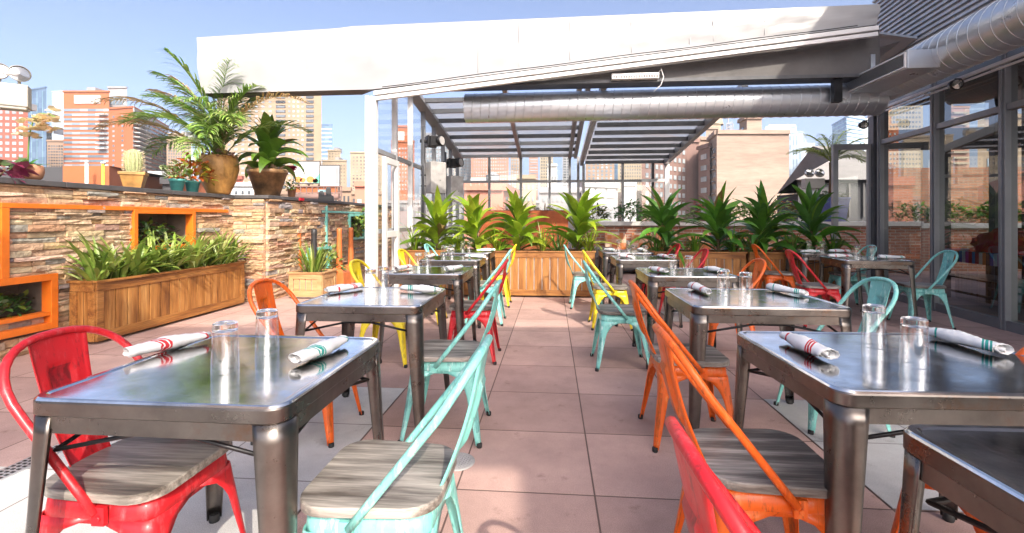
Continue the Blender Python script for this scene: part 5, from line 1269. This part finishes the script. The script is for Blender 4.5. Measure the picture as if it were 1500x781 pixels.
# seen through the pavilion end wall
bld('apartment_tower', 'peach-coloured apartment slab behind the conical water tank', [(690, 150), (745, 150)], 196, 'pinktower', [f((14, 17), (200, 285), m='pale', w=.45, h=.45)])
bld('glass_tower', 'dark grey gridded tower left of the peach slab through the glass', [(668, 165), (693, 165)], 208, 'grey', [f((5, 15), (212, 285), m='blue', w=.6, h=.6)])
bld('office_block', 'greenish stone tower right of the peach slab through the glass', [(748, 190), (765, 190)], 226, 'tan', [f((4, 12), (228, 280), m='blue', w=.5, h=.6)])
bld('glass_tower', 'pink granite tower between two pavilion mullions', [(775, 240), (788, 240)], 220, 'pinktower', [f((1, 14), (224, 280), m='blue', x=(.05, .95), w=1, h=.3, name='window_band')])
bld('office_block', 'pale stepped office tower behind the white cylinder roof', [(791, 200), (810, 200)], 222, 'cream', [f((5, 12), (226, 280), m='dark', w=.5, h=.5)])
bld('office_block', 'white roof plant block with a rounded top through the pavilion glass', [(802, 90), (816, 90)], 243, 'white', [f((3, 1), (258, 264), m='dark', w=.4, h=.8)])
bld('office_block', 'grey striped slab tower beside the pavilion centre mullions', [(824, 200), (836, 200)], 205, 'grey', [f((2, 20), (208, 285), m='dark', w=.7, h=.5)])
bld('office_block', 'beige tower with blue glass bays seen through the right end wall', [(858, 160), (900, 160)], 215, 'tan', [f((6, 12), (222, 285), m='blue', w=.45, h=.6)])
bld('office_block', 'long beige slab with small windows right of the end wall mullion', [(905, 170), (952, 170)], 218, 'cream', [f((12, 14), (222, 290), m='dark', w=.4, h=.45)])
bld('glass_tower', 'dark glass slab between the two beige towers through the end wall', [(898, 200), (912, 200)], 214, 'blueglass', [])
bld('warehouse', 'salmon rendered building low behind the pavilion glass', [(680, 34), (737, 34), (756, 42)], 277, 'salmon', [f((3, 2), (283, 310), m='dark', i=1, w=.3, h=.4)])
bld('warehouse', 'cream roof block right of the salmon building', [(757, 60), (785, 60)], 261, 'cream', [f((4, 2), (266, 300), m='pale', w=.4, h=.4)])
bld('warehouse', 'pale low block below the water tank', [(690, 62), (725, 62)], 265, 'white', [f((3, 2), (270, 300), m='warm', w=.3, h=.3)])
bld('warehouse', 'low grey concrete block seen through the pavilion end wall', [(790, 46), (858, 46)], 281, 'grey', [f((9, 2), (285, 315), m='pale', w=.4, h=.4)])
bld('warehouse', 'low grey block with white panels behind the right end wall panes', [(852, 40), (905, 42)], 272, 'grey', [f((3, 1), (274, 290), m='white', w=.8, h=.9, name='panel')])
bld('warehouse', 'low brown brick block at the foot of the long beige slab', [(905, 70), (955, 64)], 286, 'brown', [f((10, 3), (289, 315), m='dark', w=.4, h=.5)])
bld('warehouse', 'white panel hoarding block in front of the beige slab', [(913, 55), (932, 55)], 271, 'white', [])
wt = empty('water_tank', 'round rooftop water tank with a conical roof behind the glass', 'water tank', (*PX(722, 60), H+(H0-268)/F*60)); m = MB(); m.lathe([(.85,0),(.85,.9)], 20); m.build('tank', B['grey'], wt); m = MB(); m.lathe([(.92,.9),(1e-6,1.45)], 20, cap=False); m.build('roof', B['grey'], wt)
for k_ in range(4):
    a = k_*pi/2+.7; m = MB(); m.tube([(.6*cos(a), .6*sin(a), 0), (.7*cos(a), .7*sin(a), -6)], .07, 6); m.build('leg', B['dark'], wt)
# right of the pavilion
bld('apartment_block', 'brown brick apartment block with rows of paired windows right of the pavilion', [(940, 62), (1006, 68), (1024, 68.5)], 196, 'brown', [f((9, 8), (208, 318), m='pale', x=(.05, .97), w=.5, h=.5), ])
bld('apartment_block', 'pale brick upper block behind the brown brick apartment block', [(1006, 69.5), (1077, 72)], 203, 'pinkbeige', [])
bld('apartment_block', 'brown end bay with window air conditioners beside the blank pale wall', [(1023, 66), (1040, 63)], 219, 'brown', [f((1, 6), (224, 320), m='pale', w=.5, h=.45)])
bld('apartment_block', 'large blank pale brick wall building in the middle of the right skyline', [(1038, 66), (1050, 60), (1156, 60)], 207, 'pinkbeige', [f((2, 6), (220, 318), m='pale', w=.55, h=.42), f((2, 6), (229, 327), m='dark', w=.3, h=.08, t=.4, name='air_conditioner')], depth=10)
bld('stair_bulkhead', 'pale brick bulkhead tower on the roof of the blank-walled building', [(1083, 67), (1094, 64), (1116, 64)], 180, 'pinkbeige', [f((1, 1), (190, 197), m='dark', w=.3, h=1)], depth=5)
bld('rooftop_block', 'tan roof block with small openings left of the red rooftop sign', [(1034, 95), (1052, 95)], 189, 'pinkbeige', [f((2, 1), (196, 204), m='dark', w=.25, h=.7)])
bld('apartment_block', 'domed beige tower peeking above the brown brick block', [(1035, 140), (1056, 140)], 182, 'cream', [])
m = MB(); m.lathe([(3.6,0),(3.2,2),(2,3.6),(1e-6,4.2)], 18, cap=False); o = m.build('dome', B['cream'], [c for c in bpy.data.objects if c.get('label', '').startswith('domed')][0]); o.location = (2.4, 3, H+(H0-181)/F*140-ZG)
sg = bld('glass_tower', 'grey tower with a lattice mast and red rooftop lettering', [(1062, 240), (1082, 240)], 196, 'grey', [f((6, 3), (198, 215), m='blue', w=.6, h=.5)])
m = MB(); hz = H+(H0-196)/F*240-ZG
for sx in (0, 1):
    for sy in (0, 1): m.bar((1.2+sx*3.2, 1+sy*3.2, hz), (1.2+sx*3.2, 1+sy*3.2, hz+5.5), .35, .35)
for k_ in range(4): m.bar((1.2, 1, hz+k_*1.8), (4.4, 1, hz+k_*1.8), .3, .3); m.bar((1.2, 1, hz+k_*1.6), (4.4, 1, hz+k_*1.6+1.6), .25, .25)
m.bar((2.8, 2.6, hz), (2.8, 2.6, hz+12), .5, .5); m.build('mast', B['grey'], sg)
cu = bpy.data.curves.new('sign_lettering', 'FONT'); cu.body = 'H&M'; cu.size = 3.3; cu.extrude = .15; cu.offset = .08; cu.align_x = 'CENTER'
so = bpy.data.objects.new('sign_lettering', cu); COL.objects.link(so); so.parent = sg; so.rotation_euler = (radians(90), 0, 0); so.location = (4.9, -.6, hz-.6); so.scale = (.72, 1, 1); bpy.context.view_layer.update(); me = bpy.data.meshes.new_from_object(so); bpy.data.objects.remove(so); so = bpy.data.objects.new('sign_lettering', me); COL.objects.link(so); me.materials.clear(); me.materials.append(simple('red_sign_lettering', (.65,.02,.03), .5)); so.parent = sg; so.rotation_euler = (radians(90), 0, 0); so.location = (4.9, -.6, hz-.6); so.scale = (.72, 1, 1)
bld('glass_tower', 'teal glass tower behind the right end of the blank pale wall', [(1121, 260), (1167, 260)], 186, 'tealglass', [f((1, 9), (190, 230), m='paleglass', x=(.02, .98), w=1, h=.2, name='window_band'), f((1, 1), (182, 186.5), m='grey', x=(.1, .98), w=1, h=1, name='roof_screen')])
bld('glass_tower', 'pale faceted glass tower right of the teal one', [(1144, 230), (1176, 226), (1180, 240)], 196, 'paleglass', [f((6, 1), (200, 300), m='blue', w=.25, h=1, name='fin')])
bld('office_block', 'white ribbed office tower right of the faceted glass tower', [(1179, 240), (1193, 240)], 211, 'white', [f((1, 16), (213, 290), m='blue', x=(.05, .95), w=1, h=.4, name='window_band')])
bld('glass_tower', 'blue glass tower with a sheer dark side above the hip roof', [(1219, 200), (1240, 184), (1266, 190)], 184, 'blueglass', [f((1, 14), (187, 262), m='tealglass', x=(0, 1), w=1, h=.25, name='window_band'), f((1, 16), (178, 262), m='paleglass', i=1, x=(0, 1), w=1, h=.72, name='window_band')])
bld('glass_tower', 'white-framed tower behind the sheer blue glass tower', [(1249, 230), (1276, 230)], 175, 'white', [f((4, 1), (178, 270), m='paleglass', w=.4, h=1, name='fin')])
bld('glass_tower', 'distant pale blue block left of the sheer blue glass tower', [(1201, 300), (1222, 300)], 221, 'paleglass', [])
bld('apartment_block', 'small tan block at the right foot of the blank pale wall', [(1155, 80), (1168, 80)], 263, 'tan', [f((2, 3), (268, 300), m='dark', w=.4, h=.4)])
bld('apartment_block', 'pale apartment tower seen through the top panes of the glass building', [(1300, 120), (1352, 120)], 150, 'cream', [f((10, 14), (155, 250), m='dark', w=.5, h=.4)])
bld('apartment_block', 'brown and peach balconied tower seen through the glass building', [(1382, 130), (1420, 130)], 158, 'pinktower', [f((1, 12), (162, 260), m='cream', x=(.3, .9), w=1, h=.35, t=.8, name='balcony')])
bld('apartment_block', 'tan brick block with white windows seen through the right-hand panes', [(1432, 60), (1560, 60)], 172, 'beige', [f((4, 3), (180, 250), m='blue', w=.5, h=.5)])
# hip-roofed neighbour
hr = empty('hip_roofed_building', 'dark neighbouring building with a wide grey hip roof behind the small palm', 'building', (0,0,0))
D = 16.5; xl, xr = PX(1166, D)[0], PX(1350, D)[0]; ze = H+(H0-263)/F*D; zr_ = H+(H0-212)/F*(D+4)
m = MB(); m.prism([(xl+.25, D+.3), (xr, D+.3), (xr, D+9), ((xl+.25)*(D+9)/D+.4, D+9)], ZG, ze-.1); m.build('wall', B['dark'], hr)
m = MB(); m.add([(xl,D,ze),(xr,D,ze),(xr,D+9,ze),(xl*(D+9)/D+.4,D+9,ze),(xl+5.2,D+4.4,zr_),(xr-1,D+4.4,zr_)], [(0,1,5,4),(1,2,5),(2,3,4,5),(3,0,4),(3,2,1,0)]); m.build('roof', simple('grey_roof_sheet', (.24,.225,.21), .8, var=.15, scale=1), hr)
m = MB()
for k_ in range(9): m.box((xl+1+k_*.5, D+.24, ze-.7), (.05, .08, 1.2))
m.build('wall_batten', B['charcoal'] if 'charcoal' in B else M['charcoal'], hr)
# rooftops behind the left wall
nb = empty('rooftop_bulkhead', 'low orange brick rooftop block with a dark end behind the cactus', 'building', (0,0,0))
x0, D = PX(92, 30); zt = H+(H0-243)/F*30; x1 = PX(160, 30)[0]; x2 = PX(188, 36)[0]
m = MB(); m.prism([(x0, 30), (x1, 30), (PX(235, 40)[0], 40), (x0, 44)], ZG, zt); m.build('wall', B['orange'], nb)
m = MB(); m.b2((PX(-80, 31)[0], 31, ZG), (x0-.01, 34, H+(H0-245)/F*31)); m.build('dark_wall', B['dark'], nb)
for px, c, lab in ((127, 'white', 'white vertical vent pipe in front of the orange rooftop block'), (151, 'yellow', 'yellow vertical pipe in front of the orange rooftop block')):
    x, y = PX(px, 29); t = empty('vent_pipe', lab, 'pipe', (x, y, ZG)); m = MB(); zz = H+(H0-(238 if c == 'white' else 240))/F*29-ZG; m.tube([(0,0,0),(0,0,zz)], .095 if c == 'white' else .075, 10); m.build('pipe', B['white'] if c == 'white' else simple('yellow_pipe_paint', (.7,.5,.05), .5), t)
    m = MB(); m.lathe([(.13, 0), (.13, .1)], 10); m.build('cap', B['white'], t, (0,0,zz))
bld('rooftop_block', 'white rooftop machinery block behind the teal pots', [(220, 42), (240, 42)], 258, 'white', [f((2, 1), (262, 272), m='dark', w=.5, h=.6)])
bld('rooftop_block', 'small dark rooftop box beside the teal pots', [(238, 36), (254, 36)], 268, 'dark', [])
bld('rooftop_block', 'pale low rooftop between the ochre urn and the brown pot', [(330, 60), (372, 60)], 272, 'white', [f((4, 2), (276, 300), m='dark', w=.3, h=.4)])
bld('rooftop_block', 'red brick low rooftop behind the ochre urn', [(338, 66), (356, 66)], 262, 'brickred', [f((2, 2), (266, 290), m='dark', w=.4, h=.4)])
bld('rooftop_block', 'terracotta low rooftop right of the billboards', [(488, 62), (515, 62)], 279, 'tan', [f((4, 1), (283, 300), m='dark', w=.4, h=.5)])
bld('rooftop_block', 'orange-red low wall left of the white pavilion post', [(520, 48), (545, 48)], 272, 'salmon', [f((2, 1), (290, 300), m='white', w=.5, h=.6)])
bld('rooftop_block', 'long low tan rooftop hiding the streets behind the left wall', [(240, 75), (560, 75)], 284, 'tan', [f((40, 2), (288, 310), m='dark', w=.4, h=.4)])
bld('rooftop_block', 'long low grey rooftop behind the pavilion end wall', [(560, 80), (1000, 80)], 297, 'grey', [f((30, 1), (301, 312), m='dark', w=.4, h=.5)])
# billboards
for (a, b, y0, y1, lab, art) in ((431, 468, 237, 268, 'left rooftop billboard, white with green and orange patches of colour', 1), (469, 497, 243, 272, 'right rooftop billboard, plain white with a grey edge', 0)):
    D = 42; xa, xb = PX(a, D)[0], PX(b, D)[0]; za, zb = H+(H0-y0)/F*D, H+(H0-y1)/F*D
    t = empty('billboard', lab, 'billboard', ((xa+xb)/2, D, zb)); w_, h_ = xb-xa, za-zb
    m = MB(); m.b2((-w_/2, 0, 0), (w_/2, .25, h_)); m.build('panel', B['white'], t)
    m = MB(); m.b2((-w_/2-.06, -.03, -.08), (w_/2+.06, .1, -.005)); m.b2((-w_/2-.06, -.03, h_+.005), (w_/2+.06, .1, h_+.06)); m.b2((-w_/2-.061, -.029, -.0801), (-w_/2-.004, .099, h_+.061)); m.b2((w_/2+.004, -.029, -.0801), (w_/2+.061, .099, h_+.061)); m.build('frame', B['dark'], t)
    if art:
        random.seed(4); m = MB(); k_ = []
        for i, (cx, cz, r_) in enumerate(((-.75,.3,.28),(-.35,.25,.22),(.3,.3,.3),(.75,.2,.2))): m.add([(cx+r_*1.2*cos(j*.5236), -.012, max(.02, cz+r_*sin(j*.5236))) for j in range(12)], [tuple(range(12))])
        m.build('orange_patch', simple('billboard_orange', (.75,.22,.06), .5), t)
        m = MB(); m.add([(-w_/2, -.012, h_), (-w_/2, -.012, h_*.75), (-w_*.25, -.012, h_)], [(0,1,2)]); m.add([(w_/2, -.012, 0), (w_/2, -.012, h_*.45), (w_*.2, -.012, .02)], [(0,1,2)]); m.build('green_patch', simple('billboard_green', (.12,.5,.3), .5), t)
    else:
        m = MB(); m.b2((w_*.28, -.012, h_*.1), (w_*.48, -.008, h_*.9)); m.build('grey_patch', B['grey'], t)
    m = MB()
    for x in (-w_*.4, 0, w_*.4): m.bar((x, .4, -.1), (x, .5, -6), .12, .12)
    m.build('support', B['brown'], t)
t = empty('billboard_gantry', 'rusty brown truss gantry under the rooftop billboards', 'gantry', (*PX(432, 41), H+(H0-292)/F*41)); m = MB(); L = PX(500, 41)[0]-PX(432, 41)[0]
for z in (0, .55, 1.1): m.bar((0,0,z),(L,0,z),.1,.1)
for i in range(9): m.bar((i*L/8,0,0),(i*L/8,0,1.1),.08,.08)
m.build('truss', B['brown'], t); m = MB(); m.b2((0,.1,.52),(L*.9,.2,1.1)); m.build('back_panel', B['orange'], t); m = MB(); m.tube([(0,.0,.22),(L*.95,.0,.22)], .24, 10); m.build('pipe', B['brown'], t)
m = MB(); m.b2((L*.5,-.06,.62),(L*.72,-.055,.82)); m.build('sign_plate', B['tealglass'], t)
SKY_S, SUN_E, EXPO = 0.15, 2.0, 1.55

# ------------------------------------------------------------------ light, sky, camera
w = bpy.data.worlds.new('World'); SC.world = w; w.use_nodes = True; nt = w.node_tree
bg = nt.nodes['Background']; sky = nt.nodes.new('ShaderNodeTexSky'); sky.sky_type = 'NISHITA'; sky.sun_disc = False
sd = Vector((.47, -1.22, 1.0)).normalized(); el = math.asin(sd.z); az = atan2(sd.x, sd.y)
sky.sun_elevation = el; sky.sun_rotation = az; sky.air_density = 0.45; sky.dust_density = 5; sky.ozone_density = 1.5; sky.altitude = 30
nt.links.new(sky.outputs[0], bg.inputs[0]); bg.inputs[1].default_value = SKY_S
sl = bpy.data.lights.new('sun', 'SUN'); sl.energy = SUN_E; sl.angle = radians(.53); sl.color = (1, .90, .77)
so = bpy.data.objects.new('sun', sl); COL.objects.link(so); so.rotation_euler = (-sd).to_track_quat('-Z', 'Y').to_euler(); so.location = (0, -20, 30)
cam = bpy.data.cameras.new('camera'); co = bpy.data.objects.new('camera', cam); COL.objects.link(co); SC.camera = co
cam.sensor_width = 36; cam.lens = F/1500*36; cam.shift_y = -(390.5-H0)/1500; cam.clip_start = .02; cam.clip_end = 6000
co.location = (0, 0, H); co.rotation_euler = (radians(90), 0, 0)
SC.view_settings.view_transform = 'Standard'; SC.view_settings.look = 'None'; SC.view_settings.exposure = EXPO; SC.view_settings.gamma = 1
SC.cycles.use_denoising = True
SC.cycles.max_bounces = 32; SC.cycles.transparent_max_bounces = 32; SC.cycles.transmission_bounces = 32; SC.cycles.glossy_bounces = 5; SC.cycles.diffuse_bounces = 4
SC.cycles.caustics_reflective = False; SC.cycles.caustics_refractive = False; SC.cycles.sample_clamp_indirect = 8
hz = MB(); hz.b2((-820, -120, -16), (820, 820, 84)); o = hz.build('haze', [], None); tag(o, kind='stuff')
m = bpy.data.materials.new('haze'); m.use_nodes = True; nt = m.node_tree; nt.nodes.remove(nt.nodes['Principled BSDF'])
v = nt.nodes.new('ShaderNodeVolumePrincipled'); v.inputs['Color'].default_value = (.9, .95, 1, 1); v.inputs['Density'].default_value = .0005
nt.links.new(v.outputs[0], nt.nodes['Material Output'].inputs[1]); o.data.materials.append(m)
